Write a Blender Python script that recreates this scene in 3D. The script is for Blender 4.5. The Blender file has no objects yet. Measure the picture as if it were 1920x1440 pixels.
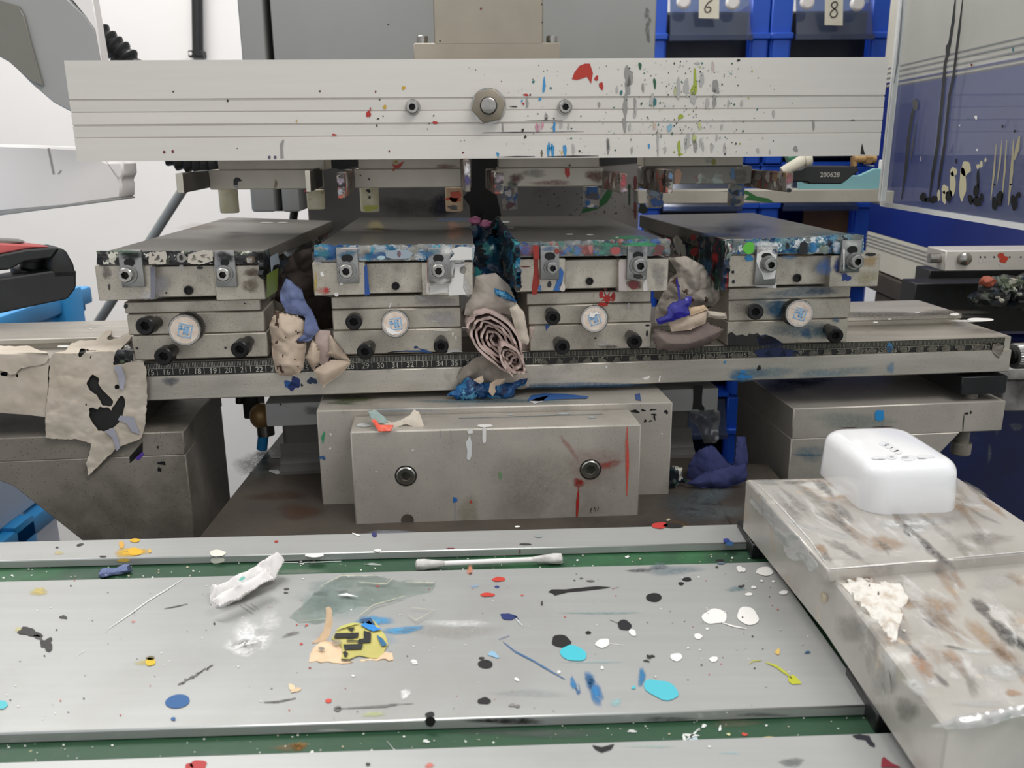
import bpy, bmesh, math, random
from mathutils import Vector as Vec, Matrix, noise as N3
random.seed(7)
scn = bpy.context.scene
COL = scn.collection
H = 1.30                      # camera height above the floor; all z below are relative to it
F = 1640.0; PITCH = math.radians(15.34); ROLL = 0.007
R0 = Vec((1,0,0)); U0 = Vec((0,math.sin(PITCH),math.cos(PITCH))); FW = Vec((0,math.cos(PITCH),-math.sin(PITCH)))
RC = R0*math.cos(ROLL)-U0*math.sin(ROLL); UC = R0*math.sin(ROLL)+U0*math.cos(ROLL)
def ray(px,py): return RC*((px-960)/F)+UC*((720-py)/F)+FW
class Plane:
    def __init__(s, p, n): s.p0=Vec(p); s.n=Vec(n).normalized()
    def __call__(s, px, py, lift=0.0):
        d=ray(px,py); t=s.n.dot(s.p0)/s.n.dot(d)
        return d*t + s.n*lift
    def off(s, d): return Plane(s.p0+s.n*d, s.n)
def YP(y0, s=0.0): return Plane((0,y0,0),(s,-1,0))
def ZP(z): return Plane((0,0,z),(0,0,1))
def XP(x0, s=0.0): return Plane((x0,0,0),(-1,s,0))
SR=0.10; ST=0.04; SB=0.03
DR=Vec((-SR,1,0)).normalized(); DT=Vec((-ST,1,0)).normalized(); DB=Vec((-SB,1,0)).normalized()
XR=Vec((1,SR,0)).normalized(); XT=Vec((1,ST,0)).normalized()
UP=Vec((0,0,1))
# ---------------------------------------------------------------- colours and materials
def lin(c):
    if isinstance(c,str):
        c=tuple(int(c[i:i+2],16)/255 for i in (0,2,4))
    return tuple((x/12.92 if x<=0.04045 else ((x+0.055)/1.055)**2.4) for x in c[:3])
def new_mat(name):
    m=bpy.data.materials.new(name); m.use_nodes=True
    nt=m.node_tree; b=nt.nodes['Principled BSDF']
    return m,nt,b
def nd(nt,t,**k):
    n=nt.nodes.new(t)
    for a,v in k.items():
        if a in n.inputs.keys(): n.inputs[a].default_value=v
        else: setattr(n,a,v)
    return n
def ramp(nt,stops,interp='LINEAR'):
    r=nt.nodes.new('ShaderNodeValToRGB'); r.color_ramp.interpolation=interp
    e=r.color_ramp.elements
    while len(e)<len(stops): e.new(0.5)
    for i,(p,c) in enumerate(stops):
        e[i].position=p; e[i].color=(*c,1) if len(c)==3 else c
    return r
def mixc(nt,fac,a,b):
    m=nt.nodes.new('ShaderNodeMix'); m.data_type='RGBA'
    L=nt.links
    for sock,v in ((m.inputs[0],fac),(m.inputs[6],a),(m.inputs[7],b)):
        if hasattr(v,'links'): L.new(v,sock)
        else: sock.default_value = v if not isinstance(v,tuple) else (*v,1)
    return m.outputs[2]
def pmat(name,c1,c2=None,rough=.5,metal=0.0,scale=25,stretch=(1,1,1),lo=.35,hi=.65,bump=0,bscale=200,
         speck=None,dirt=None,coat=0,alpha=None,rvar=0.0,trans=0,spec=.5,sss=0):
    m,nt,b=new_mat(name); L=nt.links
    b.inputs['Roughness'].default_value=rough; b.inputs['Metallic'].default_value=metal
    b.inputs['Coat Weight'].default_value=coat; b.inputs['Specular IOR Level'].default_value=spec
    b.inputs['Transmission Weight'].default_value=trans
    if sss: b.inputs['Subsurface Weight'].default_value=sss; b.inputs['Subsurface Radius'].default_value=(.004,.004,.004)
    tc=nd(nt,'ShaderNodeTexCoord'); mp=nd(nt,'ShaderNodeMapping'); mp.inputs['Scale'].default_value=stretch
    L.new(tc.outputs['Object'],mp.inputs['Vector'])
    col=lin(c1)
    out=None
    if c2 is not None:
        n=nd(nt,'ShaderNodeTexNoise',Scale=scale,Detail=6.0,Roughness=.6); L.new(mp.outputs[0],n.inputs['Vector'])
        r=ramp(nt,[(lo,(0,0,0)),(hi,(1,1,1))]); L.new(n.outputs['Fac'],r.inputs['Fac'])
        out=mixc(nt,r.outputs['Color'],lin(c1),lin(c2))
        if rvar:
            mr=nd(nt,'ShaderNodeMapRange'); mr.inputs['To Min'].default_value=rough-rvar; mr.inputs['To Max'].default_value=rough+rvar
            L.new(n.outputs['Fac'],mr.inputs['Value']); L.new(mr.outputs[0],b.inputs['Roughness'])
    for (dc,dscale,dlo,dhi) in (dirt or []):
        n=nd(nt,'ShaderNodeTexNoise',Scale=dscale,Detail=8.0,Roughness=.65); L.new(tc.outputs['Object'],n.inputs['Vector'])
        r=ramp(nt,[(dlo,(0,0,0)),(dhi,(1,1,1))]); L.new(n.outputs['Fac'],r.inputs['Fac'])
        out=mixc(nt,r.outputs['Color'],out if out is not None else col,lin(dc))
    for (sc_,sscale,thr) in (speck or []):
        v=nd(nt,'ShaderNodeTexVoronoi',Scale=sscale); L.new(tc.outputs['Object'],v.inputs['Vector'])
        r=ramp(nt,[(thr*.8,(1,1,1)),(thr,(0,0,0))]); L.new(v.outputs['Distance'],r.inputs['Fac'])
        out=mixc(nt,r.outputs['Color'],out if out is not None else col,lin(sc_))
    if out is not None: L.new(out,b.inputs['Base Color'])
    else: b.inputs['Base Color'].default_value=(*col,1)
    if bump:
        n=nd(nt,'ShaderNodeTexNoise',Scale=bscale,Detail=5.0); L.new(mp.outputs[0],n.inputs['Vector'])
        bp=nd(nt,'ShaderNodeBump',Strength=bump,Distance=.001); L.new(n.outputs['Fac'],bp.inputs['Height']); L.new(bp.outputs[0],b.inputs['Normal'])
    if alpha is not None:
        b.inputs['Alpha'].default_value=alpha
    return m
def inkmat(name,cols,base,cover=.5,scale=110,bump=.5,rough=.35,stretch=(1,1,1)):
    """layers of dried ink: a patchwork of colours over bare metal"""
    m,nt,b=new_mat(name); L=nt.links
    tc=nd(nt,'ShaderNodeTexCoord'); mp=nd(nt,'ShaderNodeMapping'); mp.inputs['Scale'].default_value=stretch
    L.new(tc.outputs['Object'],mp.inputs['Vector'])
    n=nd(nt,'ShaderNodeTexNoise',Scale=scale*.9,Detail=5.0,Roughness=.7); L.new(mp.outputs[0],n.inputs['Vector'])

    va=nd(nt,'ShaderNodeVectorMath',operation='MULTIPLY_ADD')
    L.new(n.outputs['Color'],va.inputs[0]); va.inputs[1].default_value=(.022,.022,.022); L.new(mp.outputs[0],va.inputs[2])

    v=nd(nt,'ShaderNodeTexVoronoi',Scale=scale); L.new(va.outputs[0],v.inputs['Vector'])
    sx=nd(nt,'ShaderNodeSeparateColor'); L.new(v.outputs['Color'],sx.inputs[0])
    k=len(cols); r=ramp(nt,[(i/k,lin(c)) for i,c in enumerate(cols)],'CONSTANT'); L.new(sx.outputs[0],r.inputs['Fac'])
    n2=nd(nt,'ShaderNodeTexNoise',Scale=scale*.55,Detail=6.0,Roughness=.6); L.new(mp.outputs[0],n2.inputs['Vector'])
    c=1-cover; r2=ramp(nt,[(max(0,.5+(c-.5)*.55-.02),(0,0,0)),(min(1,.5+(c-.5)*.55+.02),(1,1,1))]); L.new(n2.outputs['Fac'],r2.inputs['Fac'])
    out=mixc(nt,r2.outputs['Color'],lin(base),r.outputs['Color'])
    L.new(out,b.inputs['Base Color']); b.inputs['Roughness'].default_value=rough
    bp=nd(nt,'ShaderNodeBump',Strength=bump,Distance=.002); L.new(n.outputs['Fac'],bp.inputs['Height']); L.new(bp.outputs[0],b.inputs['Normal'])
    return m
def paint_mat():
    m,nt,b=new_mat('dried_ink'); L=nt.links
    a=nd(nt,'ShaderNodeVertexColor'); a.layer_name='ink'
    L.new(a.outputs['Color'],b.inputs['Base Color']); b.inputs['Roughness'].default_value=.45
    tc=nd(nt,'ShaderNodeTexCoord'); n=nd(nt,'ShaderNodeTexNoise',Scale=420.0,Detail=5.0,Roughness=.7); L.new(tc.outputs['Object'],n.inputs['Vector'])
    # alpha: solid ink stays solid, smeared ink breaks up with noise
    inv=nd(nt,'ShaderNodeMapRange'); inv.inputs['From Min'].default_value=.3; inv.inputs['From Max'].default_value=.7
    inv.inputs['To Min'].default_value=-.55; inv.inputs['To Max'].default_value=.55
    L.new(n.outputs['Fac'],inv.inputs['Value'])
    s=nd(nt,'ShaderNodeMath',operation='MULTIPLY_ADD',use_clamp=True)   # noise*(1-a)*... kept simple: a + noise*(a<1)
    lt=nd(nt,'ShaderNodeMath',operation='LESS_THAN'); L.new(a.outputs['Alpha'],lt.inputs[0]); lt.inputs[1].default_value=.97
    q=nd(nt,'ShaderNodeMath',operation='MULTIPLY'); L.new(lt.outputs[0],q.inputs[0]); L.new(a.outputs['Alpha'],q.inputs[1])
    L.new(inv.outputs[0],s.inputs[0]); L.new(q.outputs[0],s.inputs[1]); L.new(a.outputs['Alpha'],s.inputs[2])
    L.new(s.outputs[0],b.inputs['Alpha'])
    return m
def clear_mat(name,tint,gloss=.08,haze=.1,hazecol='c8d0d8',rough=.05):
    m,nt,b=new_mat(name); L=nt.links; nt.nodes.remove(b); out=nt.nodes['Material Output']
    t=nd(nt,'ShaderNodeBsdfTransparent'); t.inputs[0].default_value=(*lin(tint),1)
    g=nd(nt,'ShaderNodeBsdfGlossy'); g.inputs['Roughness'].default_value=rough
    d=nd(nt,'ShaderNodeBsdfDiffuse'); d.inputs[0].default_value=(*lin(hazecol),1)
    m1=nd(nt,'ShaderNodeMixShader'); m1.inputs[0].default_value=haze; L.new(t.outputs[0],m1.inputs[1]); L.new(d.outputs[0],m1.inputs[2])
    lw=nd(nt,'ShaderNodeLayerWeight',Blend=.3); mm=nd(nt,'ShaderNodeMath',operation='MULTIPLY_ADD'); L.new(lw.outputs['Facing'],mm.inputs[0]); mm.inputs[1].default_value=.25; mm.inputs[2].default_value=gloss
    m2=nd(nt,'ShaderNodeMixShader'); L.new(mm.outputs[0],m2.inputs[0]); L.new(m1.outputs[0],m2.inputs[1]); L.new(g.outputs[0],m2.inputs[2])
    L.new(m2.outputs[0],out.inputs['Surface'])
    return m
M={}
def mats():
    M['paint']=paint_mat()
    M['beam']=pmat('pale_aluminium','cfcac3','cbc6bf',rough=.45,metal=.35,scale=12,stretch=(.6,8,14),rvar=.04,bump=.03,bscale=60)
    M['table']=pmat('slide_aluminium','b2b3b1','acadab',rough=.38,metal=.5,scale=14,stretch=(.5,10,10),rvar=.03,bump=.02,bscale=80,
                    dirt=[('a09f9b',7,.5,.8)])
    M['edge']=pmat('machined_edge','b9bcb9','9b9d9a',rough=.3,metal=.85,scale=20,stretch=(.5,10,10))
    M['steel']=pmat('grimy_steel','bfb8ab','a79f93',rough=.48,metal=.62,scale=40,lo=.35,hi=.7,bump=.1,bscale=500,
                    dirt=[('6b655b',22,.55,.78)],speck=[('4a453d',900,.17)])
    M['steel2']=pmat('mounting_steel','bdb7ad','aca69d',rough=.45,metal=.42,scale=22,bump=.06,bscale=500,
                    dirt=[('80786c',12,.54,.78)],speck=[('5a544b',700,.13)])
    M['rail']=pmat('rail_steel','c6c0b6','b5afa5',rough=.42,metal=.68,scale=30,stretch=(.5,4,4),bump=.06,bscale=300,
                    dirt=[('6b6860',18,.6,.8)],speck=[('4a4640',700,.13)])
    M['cast']=pmat('grimy_casting','8f897f','7d776e',rough=.55,metal=.3,scale=18,bump=.15,bscale=300,
                    dirt=[('4a453d',9,.5,.75)],speck=[('38342e',500,.15)])
    M['base']=pmat('dirty_base','403a34','544c43',rough=.6,metal=.2,scale=14,bump=.2,bscale=200,dirt=[('2a2320',8,.5,.7)],speck=[('5a544c',300,.12)])
    M['pedestal']=pmat('pedestal_paint','6b6966','5d5b58',rough=.55,metal=.2,scale=14,bump=.05,bscale=300)
    M['gray']=pmat('machine_grey','969795','8e8f8c',rough=.5,metal=.1,scale=5)
    M['darkgray']=pmat('column_grey','7d7a77','726d6a',rough=.5,metal=.15,scale=6,dirt=[('46413f',10,.55,.8)])
    M['carriage']=pmat('carriage_metal','968f82','8a8376',rough=.55,metal=.4,scale=14,bump=.05,bscale=500)
    M['black']=pmat('black_oxide','121111','1b1a19',rough=.33,metal=.5,scale=120)
    M['hole']=pmat('bore_black','0a0a0a',rough=.8)
    M['rubber']=pmat('black_plastic','121314','1b1c1e',rough=.45,scale=40)
    M['zinc']=pmat('zinc_plate','9a9a98','858583',rough=.38,metal=.8,scale=60,dirt=[('6a6965',50,.58,.75)])
    M['chrome']=pmat('bright_metal','b5b2ad','8d8a85',rough=.25,metal=.95,scale=90)
    M['brass']=pmat('brass','ab8a5c','8d6c42',rough=.4,metal=.3,scale=60)
    M['plate']=pmat('ink_plate_steel','7a7671','6a6762',rough=.3,metal=.6,scale=10,stretch=(1,.6,1),rvar=.07)
    M['plate_dull']=pmat('dull_plate_steel','6f6b65','625e59',rough=.52,metal=.3,scale=14)
    M['sticker']=pmat('knob_sticker','cfc3b6','bba99b',rough=.5,scale=200,dirt=[('94887c',150,.6,.75)])
    M['paper']=pmat('stained_paper','c4baac','b0a596',rough=.9,spec=.1,scale=30,bump=.12,bscale=700,dirt=[('988d80',13,.57,.8)])
    M['paper2']=pmat('tan_paper','c6b4a1','b09d8c',rough=.9,spec=.1,scale=40,bump=.15,bscale=700,dirt=[('6c5f58',35,.62,.78)])
    M['ragspot']=pmat('rag_stain','5c4a40','46382f',rough=.9,spec=.1,scale=60)
    M['paper3']=pmat('mauve_paper','c0aca5','ab9890',rough=.9,spec=.1,scale=40,bump=.15,bscale=700)
    M['greyrag']=pmat('grey_rag','a79e94','8a8279',rough=.9,spec=.1,scale=40,bump=.2,bscale=500,dirt=[('4a4644',30,.58,.75)])
    M['darkrag']=pmat('dark_rag','3e3733','2c2725',rough=.9,spec=.1,scale=40,bump=.3,bscale=500)
    M['bluepaper']=pmat('blue_tissue','6d7799','5f698c',rough=.9,spec=.1,scale=40,bump=.25,bscale=900)
    M['navypaper']=pmat('navy_tissue','3e4268','30345a',rough=.9,spec=.1,scale=40,bump=.2,bscale=900,dirt=[('222748',40,.55,.7)])
    M['blueink']=inkmat('wet_blue_ink',['16406e','1d5a93','0e2c55','2f78a8','16406e','5d9dc0'],'143a66',.8,160,.6,.25)
    M['tissue']=pmat('white_tissue','dedbd9','d2cecb',rough=.9,spec=.1,scale=60,bump=.12,bscale=600)
    M['green']=pmat('green_bed','24492f','1f3f2b',rough=.5,scale=10,bump=.1,bscale=300,dirt=[('47524a',16,.56,.75),('2d6a3c',6,.55,.7)],
                    speck=[('c9ccc4',170,.085),('8c8a6e',120,.07)])
    M['fixture']=pmat('taped_aluminium','b4b0a9','9d9891',rough=.4,metal=.25,scale=16,coat=.3,bump=.25,bscale=90,
                    dirt=[('ae9274',13,.55,.68),('d2d0cb',24,.55,.66),('7f7873',34,.6,.72),('c9b59c',60,.62,.72)])
    M['fixside']=pmat('taped_side','8a8780','76736c',rough=.38,metal=.4,scale=16,coat=.4,bump=.3,bscale=60,dirt=[('a3a19c',24,.58,.75)])
    M['crumb']=pmat('white_residue','cdc9c1','a08d76',rough=.8,lo=.5,hi=.75,scale=160,bump=.6,bscale=300)
    M['tape']=clear_mat('clear_tape','eeeeee',.06,.3,'d4d4d2',.2)
    M['film']=clear_mat('teal_film','f5f8f6',.03,.05,'9cb3ae',.3)
    M['white']=pmat('glossy_white','e0e0e1',rough=.12,coat=.3,sss=.0)
    M['shadowhole']=pmat('socket_slot','a2a2a6',rough=.6)
    M['wall']=pmat('white_wall','e9e6e3','e4e1de',rough=.8,scale=3)
    M['floor']=pmat('workshop_floor','6d6f6c','5c5e5b',rough=.6,scale=4)
    M['whiteplastic']=pmat('white_cover','e6e1de','dedad6',rough=.4,scale=4)
    M['guardgrey']=pmat('smoky_guard','9a9a99','8f8f8d',rough=.3,scale=4)
    M['guarddark']=pmat('smoky_guard_dark','76746c','6d6b62',rough=.3,scale=6)
    M['bin']=pmat('blue_bin','1d57c8','1a4fba',rough=.42,scale=8)
    M['bluelid']=pmat('sky_blue_lid','2f9bdc','2a8fd0',rough=.45,scale=8)
    M['tote']=pmat('milky_tote','e6e8eb','dcdee2',rough=.4,scale=4); nt=M['tote'].node_tree; tr=nt.nodes.new('ShaderNodeBsdfTranslucent'); tr.inputs[0].default_value=(.9,.91,.93,1); mx=nt.nodes.new('ShaderNodeMixShader'); mx.inputs[0].default_value=.6; nt.links.new(nt.nodes['Principled BSDF'].outputs[0],mx.inputs[1]); nt.links.new(tr.outputs[0],mx.inputs[2]); nt.links.new(mx.outputs[0],nt.nodes['Material Output'].inputs[0])
    M['navy']=pmat('navy_cover','1b2e7c','16276c',rough=.35,scale=6)
    M['navyshelf']=pmat('deep_blue_paint','172a74','101c4c',rough=.5,scale=10,dirt=[('4c5878',14,.62,.75)])
    M['cream']=pmat('cream_cover','cfcbbd','c5c1b2',rough=.45,scale=8)
    M['clear']=clear_mat('clear_acrylic','f5f6f6',.03,.10,'b9bdc2',.03)
    M['window']=clear_mat('clear_bin_window','a4b2cf',.04,.10,'93a3c4',.1)
    M['note']=pmat('note_paper','dfd9c8','d6cfbc',rough=.85,scale=40)
    M['red']=pmat('faded_red','c25a58','b44e4c',rough=.5,scale=20)
    M['teal']=pmat('teal_panel','7fb2b8','79aab0',rough=.4,scale=8)
    M['cardboard']=pmat('cardboard','946a44','84603e',rough=.85,scale=30)
    M['brown']=pmat('bag','b7b4b0','6f6a66',rough=.5,scale=40)
    M['nub_cream']=pmat('cream_nub','d3cfb8','c0b896',rough=.5,scale=60,dirt=[('6a5428',90,.62,.75)])
    M['nub_ink']=inkmat('inky_nub',['b8b2a8','8d8a84','39639b','c9c2b6','7e7a74','2b4f86'],'9a958c',.5,130,.2,.5)
    M['yellow']=pmat('warning_yellow','bdb467','aea65e',rough=.5,scale=60,dirt=[('b9b58a',90,.62,.72)])
    M['peach']=pmat('torn_backing','d9bf9f','c9ad8d',rough=.8,scale=120)
    M['hose']=pmat('black_hose','17181a','1f2022',rough=.4,scale=40)
    M['ruler']=pmat('ruler_black','141413','1d1c1a',rough=.45,scale=60)
    M['rulermark']=pmat('ruler_white','b9b6ac',rough=.6)
    M['tick']=pmat('ruler_tick','93907f',rough=.6)
    M['logo']=pmat('logo_blue','6a98bf','8fb0ca',rough=.5,scale=200)
    M['darkmark']=pmat('bore_dark','1c1a18',rough=.6)
    M['inkA']=inkmat('black_ink_crust',['0f0f11','1a1a1c','c9c6b8','141416','2b2b2d','0f0f11','56604e','111113','28323f'],'1a191a',.65,170)
    M['inkB']=inkmat('blue_ink_crust',['1d5e83','8f9aa0','2f7f96','1a4c7d','b7bcc0','6d7479','27698c','1c3f66','878680'],'86847e',.62,170)
    M['inkC']=inkmat('mixed_ink_crust',['3f5c90','6b7071','5a6266','7b807d','86504c','6b7071','3a4850','858a86','47776a'],'76776f',.6,170)
    M['inkD']=inkmat('teal_ink_crust',['0f3f66','4b7f92','9fb2b4','17202a','2f6688','6f8d92','1d4d7d','d3d8d8'],'6f7673',.62,190)
    M['inkE']=inkmat('dark_ink_mass',['0d1824','0f2b3f','15506a','0a0f16','123a5a','2b8285','0d1824','17222e'],'0c1118',.8,110,.8,.25)
    M['inkF']=inkmat('streaked_ink_side',['141a22','1d3a2c','b9b7ad','10161e','5f6b66','7a1f22','16304c','141a22','2f5a52'],'151a20',.7,190,.7,.3,(1,1,.35))
    M['inkG']=inkmat('arm_ink',['5a4f48','6b4238','3c3733','7d6248','8a857d','1f1d1c','8f4a40','a8a39c'],'6d675f',.55,150,.2,.5)
    M['inkH']=inkmat('bar_ink',['8b8a84','b7b2aa','9c8580','7c7a74','bdb9b4','a5b0a8','8a6f6b'],'86837c',.5,80,.1,.5)
    M['armdark']=pmat('dark_arm','3f3b36','322f2b',rough=.45,metal=.4,scale=60,stretch=(1,1,.2))
    M['bronze']=pmat('bronze_nut','8a8172','776e60',rough=.4,metal=.5,scale=60)
    M['bar']=pmat('holder_bar','bdb7aa','aea89c',rough=.5,metal=.25,scale=30,bump=.05,bscale=400)
mats()
# ---------------------------------------------------------------- mesh builder
INK={'red':'b32a1e','dred':'6d1512','blue':'3a8fc4','navy':'1b2c66','dblue':'1c5287','black':'121214','dk':'3a3735','white':'eeebe6','lg':'b3b0ac','gray':'979490',
     'teal':'2f6f70','green':'1e5a3c','lime':'9fae3a','yellow':'c8a02a','ylw':'d9b21e','cyan':'46c0d0','orange':'d0502c','pink':'c98a98','peach':'d9ad98','purple':'2e2a86',
     'olive':'6f6a4a','bgreen':'4fbf3a','dgreen':'16522a','cream':'c9c2a2','mint':'9fc4bd','sky':'2f8fd8','violet':'5b3fa0','salmon':'e0705c','brown':'6a4a2c'}
class MB:
    def __init__(s): s.v=[]; s.f=[]; s.m=[]; s.c={}; s.sm=[]
    def _add(s,vs,fs,m,smooth=False):
        o=len(s.v); s.v+= [Vec(v) for v in vs]
        for f in fs: s.f.append([i+o for i in f]); s.m.append(m); s.sm.append(smooth)
        return o
    def poly(s,pts,m): s._add(pts,[list(range(len(pts)))],m)
    def prism(s,pts,vec,m,bevel=0,seg=1):
        n=len(pts); vec=Vec(vec)
        nn=Vec((0,0,0))
        for i in range(n): nn+= Vec(pts[i]).cross(Vec(pts[(i+1)%n]))
        if nn.dot(vec)>0: pts=list(reversed(pts))
        vs=[Vec(p) for p in pts]+[Vec(p)+vec for p in pts]
        fs=[list(range(n)),list(range(2*n-1,n-1,-1))]+[[i,i+n,(i+1)%n+n,(i+1)%n] for i in range(n)]
        s.solid(vs,fs,m,bevel,seg)
    def solid(s,vs,fs,m,bevel=0,seg=1,smooth=False):
        if not bevel: s._add(vs,fs,m,smooth); return
        bm=bmesh.new(); bv=[bm.verts.new(v) for v in vs]
        for f in fs:
            try: bm.faces.new([bv[i] for i in f])
            except ValueError: pass
        bmesh.ops.recalc_face_normals(bm,faces=bm.faces)
        es=[e for e in bm.edges if len(e.link_faces)==2 and e.calc_face_angle(0)>.45]
        bmesh.ops.bevel(bm,geom=es,offset=bevel,segments=seg,profile=.5,affect='EDGES',clamp_overlap=True)
        bm.verts.index_update()
        s._add([v.co.copy() for v in bm.verts],[[v.index for v in f.verts] for f in bm.faces],m,seg>1 or smooth); bm.free()
    def box(s,plane,x0,y0,x1,y1,D,m,bevel=.0006,seg=1):
        """upright box whose front face covers the given picture rectangle on a vertical plane"""
        xm=(x0+x1)/2; ym=(y0+y1)/2
        a=plane(x0,ym); b=plane(x1,ym); t=plane(xm,y0).z; u=plane(xm,y1).z
        s.prism([Vec((a.x,a.y,u)),Vec((b.x,b.y,u)),Vec((b.x,b.y,t)),Vec((a.x,a.y,t))],D,m,bevel,seg)
    def wbox(s,x0,x1,y0,y1,z0,z1,m,bevel=0,seg=1):
        s.prism([(x0,y0,z0),(x1,y0,z0),(x1,y0,z1),(x0,y0,z1)],(0,y1-y0,0),m,bevel,seg)
    def cyl(s,p0,p1,r0,r1=None,m=0,n=24,smooth=True,caps=True):
        r1=r0 if r1 is None else r1; s.lathe(p0,p1,[(0,r0),(1,r1)],m,n,caps)
    def lathe(s,p0,p1,prof,m,n=24,caps=True,wob=None):
        p0=Vec(p0); p1=Vec(p1); a=(p1-p0); ez=a.normalized()
        ex=ez.orthogonal().normalized(); ey=ez.cross(ex)
        vs=[];fs=[]
        for k,(t,r) in enumerate(prof):
            for i in range(n):
                an=2*math.pi*i/n; rr=r*(wob(i,n,k) if wob else 1)
                vs.append(p0+a*t+(ex*math.cos(an)+ey*math.sin(an))*rr)
        for k in range(len(prof)-1):
            for i in range(n):
                j=(i+1)%n; fs.append([k*n+i,k*n+j,(k+1)*n+j,(k+1)*n+i])
        if caps:
            fs.append(list(range(n-1,-1,-1))); q=(len(prof)-1)*n; fs.append([q+i for i in range(n)])
        s._add(vs,fs,m,True)
    def tube(s,pts,r,m,n=10,wob=None):
        pts=[Vec(p) for p in pts]; vs=[];fs=[]; ex=None
        for k,p in enumerate(pts):
            d=(pts[min(k+1,len(pts)-1)]-pts[max(k-1,0)]).normalized()
            if ex is None: ex=d.orthogonal().normalized()
            ex=(ex-d*ex.dot(d)).normalized(); ey=d.cross(ex)
            rr=r(k) if callable(r) else r
            for i in range(n):
                an=2*math.pi*i/n; w=wob(i,k) if wob else 1
                vs.append(p+(ex*math.cos(an)+ey*math.sin(an))*rr*w)
        for k in range(len(pts)-1):
            for i in range(n):
                j=(i+1)%n; fs.append([k*n+i,k*n+j,(k+1)*n+j,(k+1)*n+i])
        q=(len(pts)-1)*n
        fs.append(list(range(n-1,-1,-1))); fs.append([q+i for i in range(n)])
        s._add(vs,fs,m,True)
    def cap_screw(s,pb,ph,r,shank=.72,mh=0,ms=0,hole=1,hl=1.5):
        """socket-head screw from its seat pb to the front of its head ph"""
        pb=Vec(pb); ph=Vec(ph); a=(ph-pb); L=a.length; ez=a.normalized(); q=ph-ez*min(r*hl,L*.98)
        if L>r*hl*1.02: s.cyl(pb,q,r*shank,None,ms,20)
        ex=ez.orthogonal().normalized(); ey=ez.cross(ex); n=24
        def ring(c,rr): return [c+(ex*math.cos(2*math.pi*i/n)+ey*math.sin(2*math.pi*i/n))*rr for i in range(n)]
        def hexr(c,rr):
            o=[]
            for i in range(n):
                an=2*math.pi*i/n; k=math.cos(math.pi/6)/math.cos((an%(math.pi/3))-math.pi/6); o.append(c+(ex*math.cos(an)+ey*math.sin(an))*rr*k)
            return o
        rs=[ring(q,r),ring(ph-ez*r*.12,r),ring(ph,r*.88),hexr(ph,r*.56)]
        vs=sum(rs,[]); fs=[list(range(n-1,-1,-1))]
        for k in range(3):
            for i in range(n): j=(i+1)%n; fs.append([k*n+i,k*n+j,(k+1)*n+j,(k+1)*n+i])
        s._add(vs,fs,mh,False)
        h=hexr(ph,r*.56)+hexr(ph-ez*r*.8,r*.5)
        s._add(h,[[i,(i+1)%n,(i+1)%n+n,i+n] for i in range(n)]+[[n+i for i in range(n)]],hole)
    def ico(s,c,r,m,sub=2,scale=(1,1,1),amp=0,freq=1):
        bm=bmesh.new(); bmesh.ops.create_icosphere(bm,subdivisions=sub,radius=1)
        vs=[]
        for v in bm.verts:
            k=1+(amp*N3.noise(Vec(v.co)*freq+Vec(c)*50) if amp else 0)
            vs.append(Vec(c)+Vec((v.co.x*scale[0],v.co.y*scale[1],v.co.z*scale[2]))*r*k)
        bm.verts.index_update(); s._add(vs,[[v.index for v in f.verts] for f in bm.faces],m,True); bm.free()
    # ---- ink marks lying on a surface
    def _col(s,o,n,c,al):
        c=tuple(x*.82 for x in lin(INK.get(c,c)))
        for i in range(n): s.c[o+i]=(*c,al[i] if isinstance(al,list) else al)
    def blob(s,pl,px,py,rx,ry,c,m,rot=0,wob=.12,lift=.0003,a=1.0,seed=None,n=20):
        rnd=random.Random(seed if seed is not None else int(px*7+py*13)); ph=[rnd.uniform(0,6.28) for _ in range(4)]
        pts=[]
        for i in range(n):
            t=2*math.pi*i/n; k=1+wob*(math.sin(2*t+ph[0])*.5+math.sin(3*t+ph[1])*.4+math.sin(5*t+ph[2])*.3)
            x=rx*k*math.cos(t); y=ry*k*math.sin(t)
            pts.append((px+x*math.cos(rot)-y*math.sin(rot),py+x*math.sin(rot)+y*math.cos(rot)))
        s.mark(pl,pts,c,m,lift,a)
    def mark(s,pl,pts,c,m,lift=.0003,a=1.0):
        v=[pl(x,y,lift) for x,y in pts]; o=s._add(v,[list(range(len(v)))],m); s._col(o,len(v),c,a)
    def soft(s,pl,px,py,rx,ry,c,m,a=.8,rot=0,lift=.0002,wob=.25,seed=None,n=24):
        """a smear: dense in the middle, fading at its rim"""
        rnd=random.Random(seed if seed is not None else int(px*3+py*11)); ph=[rnd.uniform(0,6.28) for _ in range(3)]
        vs=[pl(px,py,lift)]; al=[a]
        for k,(f,aa) in enumerate(((.55,a*.75),(1,0))):
            for i in range(n):
                t=2*math.pi*i/n; w=f*(1+wob*(math.sin(2*t+ph[0])*.5+math.sin(3*t+ph[1])*.5+math.sin(7*t+ph[2])*.3))
                x=rx*w*math.cos(t); y=ry*w*math.sin(t)
                vs.append(pl(px+x*math.cos(rot)-y*math.sin(rot),py+x*math.sin(rot)+y*math.cos(rot),lift)); al.append(aa)
        fs=[[0,1+i,1+(i+1)%n] for i in range(n)]+[[1+i,1+n+i,1+n+(i+1)%n,1+(i+1)%n] for i in range(n)]
        o=s._add(vs,fs,m); s._col(o,len(vs),c,al)
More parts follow.
